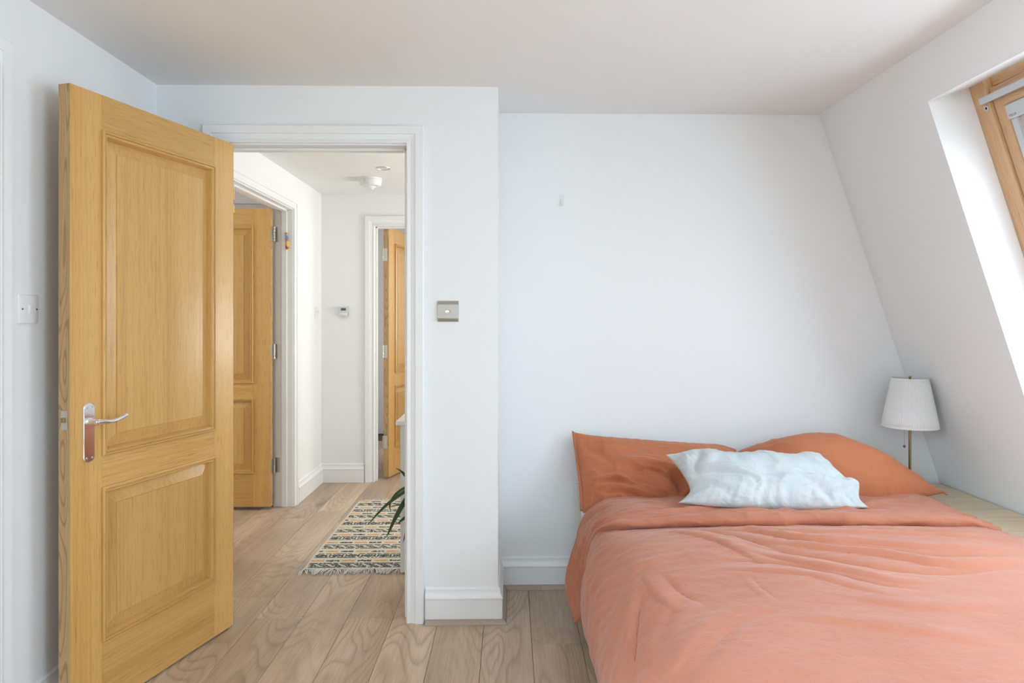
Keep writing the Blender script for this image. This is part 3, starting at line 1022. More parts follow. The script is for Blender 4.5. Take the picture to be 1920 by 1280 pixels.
pillow('cushion',
       [(.650, 2.84, .704), (.70, 2.835, .708), (.764, 2.83, .722), (.836, 2.83, .720), (.88, 2.83, .708), (.988, 2.83, .705), (1.033, 2.82, .716), (1.118, 2.82, .704), (1.181, 2.82, .704), (1.23, 2.82, .716), (1.289, 2.82, .712)],
       [(.652, 2.63, .56), (.764, 2.60, .556), (.901, 2.58, .553), (1.101, 2.57, .549), (1.223, 2.57, .551), (1.367, 2.575, .552)],
       [(.650, 2.84, .704), (.690, 2.78, .659), (.715, 2.70, .598), (.688, 2.66, .574), (.652, 2.63, .56)],
       [(1.289, 2.82, .712), (1.312, 2.76, .672), (1.352, 2.70, .618), (1.372, 2.66, .622), (1.352, 2.615, .575), (1.367, 2.575, .552)],
       (0, -.62, .78), .075, .045,
       [([(.02, .50), (.10, .50), (.22, .54), (.34, .60), (.37, .74)], -.016, .012), ([(.06, .42), (.20, .44), (.34, .50), (.40, .66)], .014, .018),
        ([(.20, .02), (.15, .20), (.08, .34), (.06, .46)], -.013, .012), ([(.10, .04), (.07, .18), (.04, .30)], .010, .012), ([(.26, .10), (.20, .28), (.12, .38)], .008, .018),
        ([(.60, .62), (.72, .74), (.80, .90), (.82, .99)], -.013, .014), ([(.66, .55), (.78, .66), (.88, .84)], .013, .020), ([(.86, .70), (.90, .84), (.92, .99)], -.011, .012),
        ([(.70, .80), (.74, .92), (.75, .99)], .010, .012), ([(.05, .70), (.18, .78), (.30, .92)], -.010, .014), ([(.10, .66), (.24, .72), (.38, .88)], .008, .016),
        ([(.93, .45), (.90, .58), (.92, .70)], -.012, .012), ([(.40, .30), (.55, .26), (.7, .32)], .006, .04), ([(.45, .48), (.52, .36), (.60, .24)], -.005, .016)],
       3.1, M['cushion'], 'pale blue white pillow lying in front of the two terracotta pillows', pw=.5, edge=.010)

# ------------------------------------------------------------------ duvet
duv = empty('duvet', (1.0, 2.0, .5), label='terracotta duvet spread over the bed with its top folded back', cat='duvet')
# cross sections (x,z) from the left hem over the bed to the right hem, keyed by y
KEY = {
    2.98: [(.350, .34), (.345, .37), (.347, .41), (.37, .445), (.45, .470), (.72, .480), (1.05, .485), (1.42, .490), (1.62, .490), (1.705, .490), (1.715, .487)],
    2.60: [(.325, .22), (.318, .29), (.318, .37), (.345, .445), (.43, .474), (.72, .484), (1.05, .488), (1.42, .490), (1.62, .492), (1.705, .492), (1.722, .488)],
    2.44: [(.310, .20), (.295, .28), (.298, .37), (.335, .452), (.43, .490), (.72, .503), (1.05, .507), (1.42, .507), (1.63, .505), (1.715, .498), (1.735, .489)],
    2.28: [(.285, .215), (.262, .29), (.272, .385), (.335, .465), (.44, .512), (.72, .532), (1.05, .538), (1.42, .536), (1.64, .528), (1.725, .510), (1.745, .491)],
    2.05: [(.288, .20), (.262, .285), (.275, .385), (.345, .470), (.46, .518), (.74, .540), (1.05, .546), (1.42, .544), (1.64, .534), (1.725, .512), (1.745, .491)],
    1.70: [(.30, .19), (.268, .28), (.280, .385), (.352, .470), (.47, .520), (.74, .542), (1.05, .550), (1.42, .546), (1.64, .530), (1.735, .48), (1.765, .40)],
    1.30: [(.30, .19), (.270, .28), (.280, .385), (.355, .465), (.47, .515), (.74, .536), (1.05, .542), (1.42, .536), (1.64, .515), (1.735, .45), (1.765, .36)],
    1.17: [(.30, .19), (.275, .27), (.29, .36), (.365, .43), (.48, .475), (.74, .495), (1.05, .50), (1.42, .495), (1.64, .47), (1.725, .41), (1.755, .33)],
    1.13: [(.31, .17), (.29, .20), (.31, .24), (.38, .27), (.49, .28), (.74, .28), (1.05, .28), (1.42, .28), (1.64, .27), (1.715, .25), (1.745, .22)],
}
kys = sorted(KEY, reverse=True)
NA, NBL = 300, 290
sec = np.array([np.c_[crom(KEY[y], NA)[:, 0], np.full(NA, y), crom(KEY[y], NA)[:, 1]] for y in kys])
P = np.array([crom(sec[:, a], NBL) for a in range(NA)])
N = normals(P)
if N[NA // 2, NBL // 2, 2] < 0: N = -N
X, Y = P[..., 0], P[..., 1]
RID = [([(.636, 2.356), (.972, 2.27), (1.304, 2.22), (1.617, 2.162)], .007, .026),
       ([(.772, 2.372), (.938, 2.19), (1.111, 2.122), (1.31, 2.062), (1.571, 2.057)], .011, .026),
       ([(.812, 2.177), (.989, 2.077), (1.14, 1.994), (1.252, 1.921), (1.495, 1.957)], .013, .030),
       ([(.80, 2.29), (.96, 2.13), (1.11, 2.06), (1.3, 1.99), (1.55, 2.0)], -.010, .024),
       ([(.76, 2.13), (.95, 1.985), (1.09, 1.885), (1.22, 1.865), (1.42, 1.90)], -.011, .022),
       ([(.727, 2.082), (.908, 1.908), (1.026, 1.795), (1.135, 1.786)], .008, .022),
       ([(.605, 1.954), (.802, 1.872), (.896, 1.764), (.97, 1.698)], .006, .020),
       ([(.65, 2.02), (.83, 1.93), (.96, 1.79), (1.06, 1.73)], -.006, .016),
       ([(.668, 1.885), (.664, 1.80), (.680, 1.70)], -.003, .011), ([(.655, 1.88), (.650, 1.80), (.668, 1.70)], .003, .012),
       ([(.541, 2.346), (.675, 2.18), (.751, 1.972)], .008, .024), ([(.62, 2.38), (.76, 2.22), (.84, 2.08)], -.007, .02),
       ([(.90, 2.38), (1.1, 2.30), (1.4, 2.27), (1.6, 2.28)], .006, .022), ([(1.0, 2.33), (1.25, 2.26), (1.5, 2.22)], -.005, .018),
       ([(.335, 2.001), (.417, 2.052), (.612, 2.084)], .004, .014), ([(.367, 1.958), (.318, 1.775), (.347, 1.71)], .004, .013),
       ([(.40, 1.98), (.41, 1.84), (.44, 1.72)], .0045, .013), ([(.44, 1.97), (.46, 1.84), (.50, 1.74)], -.004, .013),
       ([(.36, 1.60), (.42, 1.74), (.50, 1.81)], -.004, .02), ([(.32, 1.42), (.475, 1.619), (.622, 1.704)], .004, .020), ([(.38, 1.42), (.52, 1.58), (.66, 1.66)], -.0035, .02),
       ([(.666, 1.615), (.853, 1.557), (1.065, 1.455)], .005, .03), ([(.863, 1.70), (1.027, 1.637), (1.232, 1.647)], .005, .03),
       ([(.30, 1.52), (.325, 1.71), (.37, 1.88)], -.009, .014)]
D = np.zeros(X.shape)
top = np.clip((P[..., 2] - .40) / .08, 0, 1)
for line, hh, wd in RID: D += 1.35 * hh * ridge(X, Y, line, wd * .85, 1.9 if hh > 0 else 1.0)
D *= np.clip((2.42 - Y) / .06, 0, 1)
AA, BB = np.meshgrid(np.linspace(0, 1.95, NA), np.linspace(0, 1.95, NBL), indexing='ij')
D += nzgrid(AA, BB, 2.2, 3.0, 2.0) * .010
D += nzgrid(AA + BB * .35, BB, 4, 11, 5.0) * .0030 * (0.35 + np.clip((Y - 1.5) / .8, 0, 1))
D += nzgrid(AA, BB - AA * .25, 16, 34, 9.0) * .0007
w1 = nzgrid(AA, BB, 3, 3, 41.0) * .05
D += (1 - np.abs(nzgrid(AA + w1 - BB * .3, BB + w1 + AA * .15, 4, 15, 43.0))) ** 6 * .0034 * (.25 + .75 * np.clip((Y - 1.7) / .5, 0, 1))
D += (1 - np.abs(nzgrid(AA + w1, BB - w1, 13, 19, 47.0))) ** 6 * .0012
# slack ripples running down the left side
side = np.clip((.42 - X) / .10, 0, 1)
D += side * ((1 - np.abs(nzgrid(BB + AA * .8, AA, 9, 7, 15.0))) ** 5 * .004 + nzgrid(BB + AA * .5, AA, 8, 2.2, 14.0) * .008 + nzgrid(BB - AA * .5, AA, 26, 6, 17.0) * .0025)
P = P + N * D[..., None]
mk = lambda A: A - np.array([1.0, 2.0, .5])
cv = grid_mesh('cover', mk(P), M['duvet'], duv, .020, -1)
# stuffed side seam along the left hem
seam = crom(P[0, ::6], 60)
MB().tube([tuple(mk(p) + np.array([.004, 0, -.002])) for p in seam], .0065, 8).build('hem', M['duvet'], duv, smooth=True)

# folded back top: rows between the rolled lip (front) and the back edge, columns from the hanging corner to the right end
LIP = [(.256, 2.63, .095), (.297, 2.60, .189), (.309, 2.60, .291), (.323, 2.595, .392), (.338, 2.57, .462), (.405, 2.50, .512), (.575, 2.465, .535), (.94, 2.45, .545), (1.33, 2.43, .545), (1.62, 2.44, .538), (1.738, 2.405, .512)]
BACK = [(.250, 2.655, .105), (.238, 2.78, .136), (.245, 2.84, .195), (.272, 2.88, .298), (.304, 2.90, .393), (.352, 2.90, .458), (.50, 2.93, .503), (1.0, 2.95, .512), (1.45, 2.95, .525), (1.655, 2.93, .542), (1.735, 2.88, .520)]
NU, NR = 320, 90
Lc, Bc = crom(LIP, NU), crom(BACK, NU)
for i in range(NU):
    Lc[i, 1] += (.016 * nz(Lc[i, 0] * 5.0, 61.0) + .006 * nz(Lc[i, 0] * 17.0, 63.0)) * min(1, max(0, (Lc[i, 0] - .36) / .1))
# outward direction of the band: up on the bed, to the left where it hangs
tz = np.gradient((Lc + Bc) / 2, axis=0)
tz[:, 1] = 0
tz /= np.linalg.norm(tz, axis=1, keepdims=True)
OUT = np.c_[-tz[:, 2], np.zeros(NU), tz[:, 0]]
rr = np.linspace(0, 1, NR) ** 1.25
F = np.zeros((NU, NR, 3))
for j, r in enumerate(rr):
    base = Lc * (1 - r) + Bc * r
    bul = .004 + .006 * math.sin(PI * min(r * 1.1, 1)) + .016 * math.exp(-(r / .12) ** 2)
    F[:, j] = base + OUT * bul * (.25 + .75 * np.clip(np.linalg.norm(Bc - Lc, axis=1) / .25, 0, 1))[:, None]
# the lip rolls under: extra rows in front
wdt = np.clip(np.linalg.norm(Bc - Lc, axis=1) / .25, .15, 1)[:, None]
fw = (Bc - Lc) / np.maximum(np.linalg.norm(Bc - Lc, axis=1, keepdims=True), 1e-6)
roll = []
for a in np.linspace(200, 20, 12):
    an = math.radians(a)
    roll.append(Lc + wdt * (-fw * .026 * (math.sin(an) if a <= 180 else math.sin(an)) * 1.0) + OUT * wdt * (.021 * math.cos(an) + .001))
roll = np.array(roll).transpose(1, 0, 2)
under = roll[:, :1] + fw[:, None] * .05 * wdt[:, None] - OUT[:, None] * .002
F = np.concatenate([under, roll, F[:, 4:]], axis=1)
UU, VV = np.meshgrid(np.linspace(0, 2.1, NU), np.linspace(0, .55, F.shape[1]), indexing='ij')
Nf = normals(F)
if Nf[NU // 2, 40, 2] < 0: Nf = -Nf
fade = np.clip(np.arange(F.shape[1]) / 3.0, 0, 1)[None, :]
Df = (1 - np.abs(nzgrid(UU + VV * 2.0, VV - UU * .1, 6, 16, 51.0))) ** 5 * .006 + nzgrid(UU + VV * 1.2, VV, 4.5, 8, 31.0) * .009 + nzgrid(UU * 1.0 + VV * 2.2, VV * 1.0, 9, 22, 35.0) * .0045 + nzgrid(UU, VV, 30, 40, 37.0) * .0012
FR = [([(.55, .10), (.75, .16), (.95, .24), (1.2, .28)], .010, .018), ([(.60, .06), (.82, .10), (1.02, .16)], -.008, .014), ([(.95, .10), (1.15, .12), (1.35, .20)], .009, .018),
      ([(.40, .15), (.55, .22), (.75, .25)], .008, .016), ([(1.5, .20), (1.75, .30), (2.0, .36)], .008, .02), ([(1.55, .34), (1.8, .36), (2.02, .42)], -.009, .014), ([(1.45, .40), (1.7, .44), (1.95, .50)], .008, .02),
      ([(.42, .05), (.43, .2), (.45, .4)], -.006, .02), ([(.10, .1), (.25, .18), (.42, .25)], .010, .016), ([(.08, .25), (.22, .30), (.42, .40)], -.009, .016), ([(.12, .40), (.25, .42), (.40, .50)], .008, .016)]
for line, hh, wd in FR: Df += 1.4 * hh * ridge(UU, VV, line, wd, 1.6 if hh > 0 else 1.0)
Df *= fade * np.clip(np.linalg.norm(F - Lc[0], axis=2) / .12, .1, 1)
F = F + Nf * Df[..., None]
grid_mesh('folded_top', mk(F), M['duvet'], duv, .006, -1)

# ------------------------------------------------------------------ table lamp
lp = empty('table_lamp', (1.801, 3.04, TZ), label='brass table lamp with pleated white shade and pull chain', cat='lamp')
MB().lathe([(0, 0), (.070, 0), (.072, .003), (.070, .008), (.058, .013), (.020, .017), (.011, .022), (0, .022)], seg=48).build('base', M['brass'], lp, angle=40)
MB().lathe([(.0058, .018), (.0058, .36)], seg=20).build('stem', M['brass'], lp, angle=40)
MB().lathe([(.006, .36), (.014, .362), (.015, .40), (.012, .41), (.010, .42)], seg=20).build('socket', M['brass'], lp, angle=40)
z0, z1, r0, r1 = .302, .520, .116, .074
npl = 84
rows = []
for k in range(npl * 4):
    a = 2 * PI * k / (npl * 4)
    ph = (k % 4) / 4 * 2 * PI
    row = []
    for i in range(9):
        f_ = i / 8
        r = r0 + (r1 - r0) * f_ + .0017 * math.sin(ph) * (1 if 0 < i < 8 else .3)
        row.append(Vector((r * math.cos(a), r * math.sin(a), z0 + (z1 - z0) * f_)))
    rows.append(row)
mb = MB()
mb.grid(rows, closed_u=True)
sh = mb.build('shade', M['shade'], lp, smooth=True)
md = sh.modifiers.new('thickness', 'SOLIDIFY'); md.thickness = .0012; md.offset = -1
for (zz, r_, hh) in ((z0, r0 - .0002, .0085), (z1 - .0065, r1 + .0011, .0065)):
    MB().lathe([(r_ - .002, zz - .001), (r_ + .0015, zz - .001), (r_ + .0015 - (.0016 if zz == z0 else .0012), zz + hh), (r_ - .0035, zz + hh), (r_ - .002, zz - .001)], seg=96, cap=False).build('trim_band', M['shade'], sh, angle=40)
mb = MB()
for k in range(3):
    a = 2 * PI * k / 3 + .5
    mb.tube([(0, 0, z1 - .012), (r1 * math.cos(a), r1 * math.sin(a), z1 - .004)], .0014, 8)
mb.build('spider', M['plastic'], lp)
MB().lathe([(0, z1 - .018), (.005, z1 - .018), (.0055, z1 - .006), (.004, z1 - .003), (.0062, z1 + .001), (.005, z1 + .007), (0, z1 + .010)], seg=16).build('finial', M['brass'], lp, angle=50)
MB().tube([(0, 0, .41), (0, 0, z1 - .012)], .002, 8).build('rod', M['brass'], lp)
MB().lathe([(0, .42), (.02, .425), (.03, .45), (.022, .475), (0, .485)], seg=20).build('bulb', M['plastic'], lp, smooth=True)
ch = MB()
cx_, cy_ = -.036, -.018
for k in range(60):
    zc_ = .385 - k * .0028
    ch.lathe([(0, zc_ - .0011), (.0011, zc_), (0, zc_ + .0011)], (cx_, cy_, 0), 6)
ch = ch.build('pull_chain', M['brass'], lp)
MB().lathe([(0, .2085), (.003, .2095), (.0062, .2150), (.0058, .2185), (.003, .2215), (0, .2225)], (cx_, cy_, 0), 16).build('chain_ball', M['brass'], ch, smooth=True)

# ------------------------------------------------------------------ wall fittings
def switch(name, loc, rz, size, label, group=None):
    """white plate switch, local x across, y out of the wall towards -y"""
    r = empty(name, loc, rz, label, 'switch', group)
    s = size / 2
    mb = MB()
    n_ = 14
    prof = []
    for i in range(n_ + 1):
        u = -1 + 2 * i / n_
        prof.append((u * s, -.0095 + .0045 * abs(u) ** 3))
    rows = [[Vector((x, y, z)) for (x, y) in [(-s, 0)] + prof + [(s, 0)]] for z in (-s, s)]
    mb.grid(rows)
    for rw in rows: mb.bm.faces.new([mb.bm.verts.new(p) for p in rw])
    pl = mb.build('plate', M['plastic'], r, angle=40)
    bvm = pl.modifiers.new('edge', 'BEVEL'); bvm.width = .003; bvm.segments = 3; bvm.angle_limit = math.radians(40)
    f_ = bx('rocker_frame', (-.0085, .0085), (-.0102, -.0085), (-.0165, .0165), M['plastic'], r, .0008)
    rk = MB().box((-.0062, .0062), (-.0028, .0012), (-.0142, .0142), .0012)
    rk.xform(Matrix.Translation((0, -.0103, 0)) @ Matrix.Rotation(math.radians(6), 4, 'X'))
    rk.build('rocker', M['plastic'], r, angle=40)
    for x in (-.030, .030):
        MB().lathe([(.0026, -.0084), (.0026, -.0093), (0, -.0093)], (x * size / .086, 0, 0), 12, 'Y').build('screw', M['black'], r)
    return r


switch('light_switch', (XL, 2.107, 1.300), PI / 2, .088, 'white light switch on the left wall beside the open oak door')
switch('light_switch', (XL, 5.214, 1.322), PI / 2, .086, 'faint white light switch on the landing wall left of the thermostat')

dm = empty('dimmer_switch', (-.2585, YD, 1.3025), label='brushed steel dimmer plate right of the doorway', cat='switch')
s = .0435
mb = MB()
prof = [(-s, 0.0), (-s, -.004), (-s + .003, -.0075), (-.030, -.0125), (-.0295, -.0105), (.0295, -.0105), (.030, -.0125), (s - .003, -.0075), (s, -.004), (s, 0.0)]
rows = [[Vector((x, y, z)) for z, y in prof] for x in (-s, s)]
mb.grid(rows)
for rw in rows: mb.bm.faces.new([mb.bm.verts.new(p) for p in rw])
pl = mb.build('plate', plain('champagne_steel', (.47, .45, .385), .42, .75), dm, angle=20)
bvm = pl.modifiers.new('edge', 'BEVEL'); bvm.width = .0015; bvm.segments = 2; bvm.angle_limit = math.radians(60)
kn = MB().lathe([(.0115, -.0104), (.0115, -.018), (.0102, -.0195), (.0088, -.0185), (0, -.0180)], seg=32, axis='Y').build('knob', M['chrome'], dm, angle=35)

th = empty('thermostat', (-1.293, YE, 1.330), label='small white thermostat with dark display on the end wall', cat='thermostat')
bx('case', (-.034, .034), (-.022, 0), (-.036, .036), M['plastic_grey'], th, .004)
bx('lower_cover', (-.034, .034), (-.0235, -.0015), (-.036, -.010), M['plastic'], th, .003)
bx('display', (-.019, .019), (-.0226, -.020), (.006, .025), M['lcd'], th, .0006)
MB().lathe([(.009, -.023), (.009, -.031), (.0075, -.033), (0, -.033)], (-.003, 0, -.024), 24, 'Y').build('dial', M['plastic'], th, angle=35)
MB().lathe([(.0032, -.023), (.0032, -.026), (0, -.026)], (.010, 0, -.020), 14, 'Y').build('button', M['plastic'], th)

sd = empty('smoke_detector', (-.968, 4.765, CEIL), label='round white smoke detector on the landing ceiling', cat='smoke detector')
MB().lathe([(.082, 0), (.082, -.007), (.076, -.009), (0, -.009)], (-.004, 0, 0), 40).build('base', M['plastic'], sd, angle=35)
MB().lathe([(.073, -.008), (.075, -.012), (.074, -.038), (.068, -.050), (.060, -.053), (.040, -.056), (0, -.056)], seg=40).build('body', M['plastic'], sd, angle=35)
MB().lathe([(.036, -.055), (.034, -.060), (.022, -.066), (.018, -.074), (.015, -.076), (0, -.076)], seg=28).build('sensor_cap', M['plastic'], sd, angle=35)
for k in range(16):
    a = 2 * PI * k / 16
    mb = MB().box((.0735, .0752), (-.006, .006), (-.046, -.043))
    mb.xform(Matrix.Rotation(a, 4, 'Z'))
    mb.build('vent_slot', M['plastic_grey'], sd)
for zz in (-.020, -.026):
    mb = MB().box((.0745, .0756), (-.0022, .0022), (zz - .0012, zz + .0012)); mb.xform(Matrix.Rotation(math.radians(-112), 4, 'Z'))
    mb.build('indicator', M['black'], sd)

dl = empty('downlight', (-.818, 4.43, CEIL), label='flush round downlight with steel ring in the landing ceiling', cat='light')
MB().lathe([(.047, 0), (.046, -.003), (.043, -.0045), (.039, -.004), (.037, -.001), (.037, 0)], seg=48, cap=False).build('ring', M['brushed'], dl, angle=40)
MB().lathe([(.0372, -.0012), (.020, -.0018), (0, -.002)], seg=40).build('lens', M['plastic'], dl, angle=40)

hk = empty('wall_hook', (.246, YB, 1.832), label='small clear adhesive hook on the wall above the bed', cat='hook')
hm = plain('clear_plastic', (.82, .825, .82), .2)
bx('back_plate', (-.008, .008), (-.003, 0), (-.027, .027), hm, hk, .0014)
MB().tube([tuple(p) for p in crom([(-.001, -.002, -.004), (-.001, -.006, -.016), (-.002, -.014, -.022), (-.003, -.021, -.014), (-.003, -.023, -.004)], 14)], .0036, 10).build('hook_arm', hm, hk, smooth=True)


def tube_case(loc, rz, tilt, hgt, label, palette, seed):
    """small printed cylinder case with end caps fixed to a door post"""
    r = empty('door_post_case', loc, rz, label, 'case', 'printed cases on door posts')
    r.rotation_euler = (tilt, 0, rz)
    rnd = random.Random(seed)
    mb = MB()
    rad, ns, nz_ = .012, 24, 40
    rows = [[Vector((rad * math.cos(2 * PI * k / ns), rad * math.sin(2 * PI * k / ns), -hgt / 2 + hgt * i / nz_)) for i in range(nz_ + 1)] for k in range(ns)]
    mb.grid(rows, closed_u=True)
    o = mb.build('tube', M['print'], r, smooth=True)
    ca = o.data.color_attributes.new('pattern', 'FLOAT_COLOR', 'CORNER')
    spots = [(rnd.uniform(-PI, PI), rnd.uniform(-hgt / 2, hgt / 2), rnd.uniform(.003, .008), rnd.choice(palette)) for _ in range(46)]
    for p in o.data.polygons:
        a = math.atan2(p.center.y, p.center.x); z = p.center.z
        f_ = (z + hgt / 2) / hgt
        col = palette[min(int(f_ * 5), 4) % len(palette)]
        for sa, sz, sr, sc_ in spots:
            da = abs((a - sa + PI) % (2 * PI) - PI) * rad
            if da * da + (z - sz) ** 2 < sr * sr: col = sc_
        for li in p.loop_indices: ca.data[li].color = (*col, 1)
    for zc_, sg in ((hgt / 2, 1), (-hgt / 2, -1)):
        MB().lathe([(.0121, zc_ - sg * .001), (.0128, zc_), (.0128, zc_ + sg * .004), (0, zc_ + sg * .005)], seg=24).build('end_cap', plain('case_cap', palette[-1], .4), r, angle=40)
    bx('mount', (-.006, .006), (.008, .0135), (-hgt / 2 + .01, hgt / 2 - .01), M['plastic'], r, .001)
    return r


tube_case((XL - .034, OB[1] - .020, 1.797), 0, math.radians(7), .108, 'small colourful printed case on the far post of the left landing doorway',
          [(.55, .06, .05), (.85, .60, .05), (.75, .10, .12), (.06, .25, .55), (.08, .42, .70), (.85, .33, .05), (.80, .62, .03)], 5)
tube_case((-1.1835, 2.925, 1.788), PI / 2, 0, .122, 'small yellow and turquoise printed case beside the near oak door edge',
          [(.86, .62, .05), (.35, .10, .42), (.85, .40, .06), (.80, .62, .08), (.30, .68, .70), (.10, .30, .55), (.86, .66, .04)], 11)

# ------------------------------------------------------------------ landing rug
rg = empty('rug', (-.70, 4.13, .0005), label='cream woven rug with black and orange stripes on the landing', cat='rug')
RW, RL = .70, 1.30
nx, ny = 230, 330
xs = np.linspace(-RW / 2, RW / 2, nx + 1)
ys_ = np.linspace(-RL / 2, RL / 2, ny + 1)
Z = np.empty((nx + 1, ny + 1))
for i, x in enumerate(xs):
    for j, y in enumerate(ys_):
        Z[i, j] = .0045 + .0012 * nz(x * 4, y * 6, 3) + .0005 * math.sin(y * 2 * PI / .0105)
edge_x = np.array([.006 * nz(y * 5, 2.2) for y in ys_])
Pr = np.stack([xs[:, None] + edge_x[None, :] * (np.abs(xs)[:, None] / (RW / 2)), np.repeat(ys_[None], nx + 1, 0), Z], axis=2)
body = grid_mesh('weave', Pr, M['rug'], rg, .004, -1)
cream, blk, org = (.70, .635, .52), (.035, .035, .035), (.72, .33, .10)
cols = np.zeros((nx, ny, 4), dtype=np.float32)
pitch = RL / 9.0
rr_ = random.Random(3)
for j in range(ny):
    y = (j + .5) / ny * RL
    b = int(y / pitch)
    v = (y / pitch - b)              # 0..1 inside one repeat: motif band then dash line
    for i in range(nx):
        x = (i + .5) / nx * RW
        c = cream
        wob = nz(x * 60, y * 90, 4) * .5
        if .10 < v < .56:
            q_ = (v - .10) / .46          # motif band
            if q_ < .16 or q_ > .84:
                if nz(x * 95 + b * 9, b * 3.3 + (q_ > .5) * 7) + .30 + wob * .4 > 0: c = blk
            elif .22 < q_ < .78:
                if b % 2 == 0:
                    m_ = abs(((x + (q_ - .5) * .07) / .062) % 1 - .5)
                    if m_ < .36 and nz(x * 120, y * 260, b) + .20 > 0: c = blk
                else:
                    px_ = (x / .085) % 1
                    e1 = abs(px_ - .45) / .42; e2 = abs(q_ - .5) / .28
                    dd = abs(e1 * .8 + e2 * .5 - .5)
                    if (dd < .26 or abs(e1 - .05) < .12 or e1 > .8) and px_ < .90 and nz(x * 150, y * 210, b) + .30 > 0: c = blk
        elif .70 < v < .88:
            k_ = x / .083 + (b % 2) * .5
            fr = k_ % 1
            if .06 < fr < .90 and abs(v - .79 + wob * .05) < .065:
                isor = (int(k_) + b) % 2 == 0
                if nz(x * 160, y * 60, 6) + (.50 if isor else .36) > 0: c = org if isor else blk
        if x < .012 or x > RW - .012: c = cream
        sh_ = 1 + .05 * nz(x * 8, y * 300)
        cols[i, j, :3] = [q * sh_ for q in c]
        cols[i, j, 3] = 1
ca = body.data.color_attributes.new('pattern', 'FLOAT_COLOR', 'CORNER')
flat = np.repeat(cols.reshape(-1, 4), 4, axis=0)
ca.data.foreach_set('color', flat.ravel())
mb = MB()
rf = random.Random(12)
for yend, sg in ((-RL / 2, -1), (RL / 2, 1)):
    nst = 210 if sg < 0 else 70
    for k in range(nst):
        x = -RW / 2 + RW * (k + rf.uniform(0, 1)) / nst
        grp = .035 * math.sin(x * 38 + 1.0) + rf.uniform(-.02, .02)
        ln = rf.uniform(.035, .085) if sg < 0 else rf.uniform(.006, .014)
        pts = [(x, yend - sg * .002, .003)]
        a = grp * 14
        for i in range(1, 6):
            f_ = i / 5
            pts.append((x + math.sin(a) * ln * f_ + .004 * math.sin(f_ * 5 + k), yend + sg * math.cos(a) * ln * f_, .003 + .007 * math.sin(f_ * PI) * rf.uniform(.3, 1.4) + rf.uniform(0, .001)))
        mb.tube(pts, .0019, 4)
fr_ = mb.build('fringe', M['fringe'], rg, smooth=True)
tag(fr_, kind='stuff')

# ------------------------------------------------------------------ console table on the landing
ct = empty('console_table', (0, 3.58, 0), label='white console table just showing past the doorway edge', cat='table')
bx('table_top', (-.566, .42), (3.395 - 3.58, 3.78 - 3.58), (.742, .764), M['plastic'], ct, .003)
for x in (-.546, .37):
    for y in (3.415 - 3.58, 3.725 - 3.58): bx('leg', (x, x + .034), (y, y + .034), (0.007, .742), M['plastic'], ct, .002)
for y in (3.422 - 3.58, 3.735 - 3.58): bx('apron', (-.512, .37), (y, y + .018), (.675, .742), M['plastic'], ct, .001)

# ------------------------------------------------------------------ potted plant
pp = empty('potted_plant', (-.325, 3.17, 0), label='green long leaved plant beside the console table behind the door frame', cat='plant')
MB().lathe([(0, 0), (.070, 0), (.088, .15), (.096, .152), (.098, .185), (.088, .187), (.082, .165), (0, .165)], seg=40).build('pot', M['pot'], pp, angle=40)
MB().lathe([(.0835, .160), (.04, .168), (0, .170)], seg=32).build('soil', M['soil'], pp, smooth=True)
MB().tube([tuple(p) for p in crom([(0, 0, .16), (-.02, .01, .30), (-.07, .02, .42), (-.105, .03, .50)], 14)], [.012 - .005 * k / 13 for k in range(14)], 10).build('stem', plain('plant_stem', (.20, .15, .08), .8), pp, smooth=True)


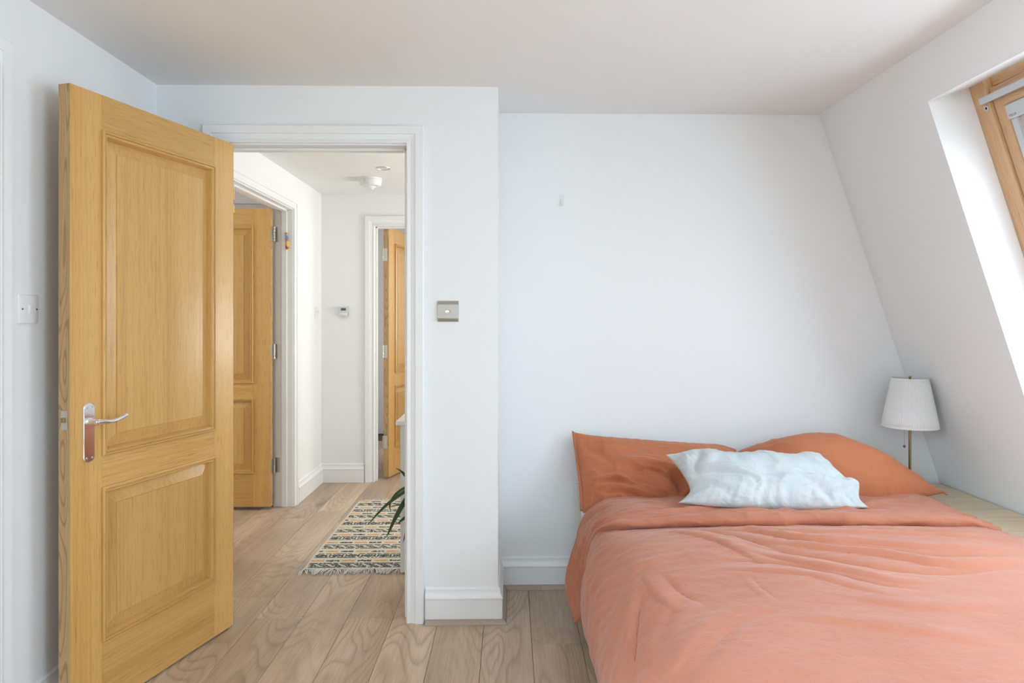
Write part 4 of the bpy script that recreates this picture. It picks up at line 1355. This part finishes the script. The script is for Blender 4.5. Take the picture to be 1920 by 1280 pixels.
def leaf(pts, width, roll=0.0):
    C = crom(pts, 26)
    rows = []
    for i in range(26):
        f_ = i / 25
        t = C[min(i + 1, 25)] - C[max(i - 1, 0)]
        t /= np.linalg.norm(t)
        s_ = np.cross(t, np.array([math.sin(roll), -.55, .85]))
        s_ /= np.linalg.norm(s_)
        n_ = np.cross(s_, t)
        w_ = width * (min(1, .35 + f_ * 2.4)) * max(0.02, (1 - f_ ** 2.2)) ** .8
        rows.append([C[i] - s_ * w_ + n_ * w_ * .25, C[i] - s_ * w_ * .5 + n_ * w_ * .06, C[i], C[i] + s_ * w_ * .5 + n_ * w_ * .06, C[i] + s_ * w_ + n_ * w_ * .25])
    return grid_mesh('leaf', np.array(rows), M['leaf'], pp, .0011, 0)


cr = (-.105, .03, .50)
o3 = lambda x, y, z: (x + .325, y - 3.17, z)
leaf([cr, o3(-.476, 3.19, .474), o3(-.544, 3.16, .432), o3(-.595, 3.13, .390), o3(-.641, 3.10, .341)], .0105)
leaf([o3(-.43, 3.2, .48), o3(-.476, 3.19, .436), o3(-.521, 3.17, .364), o3(-.567, 3.14, .268)], .015)
leaf([o3(-.44, 3.2, .50), o3(-.50, 3.2, .475), o3(-.538, 3.2, .445), o3(-.56, 3.2, .406), o3(-.558, 3.2, .372)], .0095)
leaf([cr, o3(-.476, 3.2, .527), o3(-.505, 3.2, .556), o3(-.531, 3.19, .577)], .010)
leaf([o3(-.43, 3.2, .37), o3(-.476, 3.19, .352), o3(-.526, 3.17, .320)], .011)
leaf([o3(-.44, 3.2, .40), o3(-.468, 3.18, .33), o3(-.492, 3.16, .240)], .010)
leaf([o3(-.44, 3.2, .42), o3(-.50, 3.2, .405), o3(-.585, 3.19, .392)], .0035)
leaf([cr, o3(-.40, 3.2, .60), o3(-.36, 3.18, .66), o3(-.30, 3.15, .68)], .014)
leaf([cr, o3(-.38, 3.25, .58), o3(-.33, 3.31, .60), o3(-.28, 3.36, .56)], .014)
leaf([cr, o3(-.36, 3.12, .55), o3(-.31, 3.06, .55), o3(-.28, 3.02, .48)], .013)
leaf([cr, o3(-.37, 3.2, .52), o3(-.29, 3.2, .50), o3(-.22, 3.2, .42)], .013)
leaf([cr, o3(-.42, 3.22, .62), o3(-.41, 3.23, .70), o3(-.38, 3.24, .76)], .013)
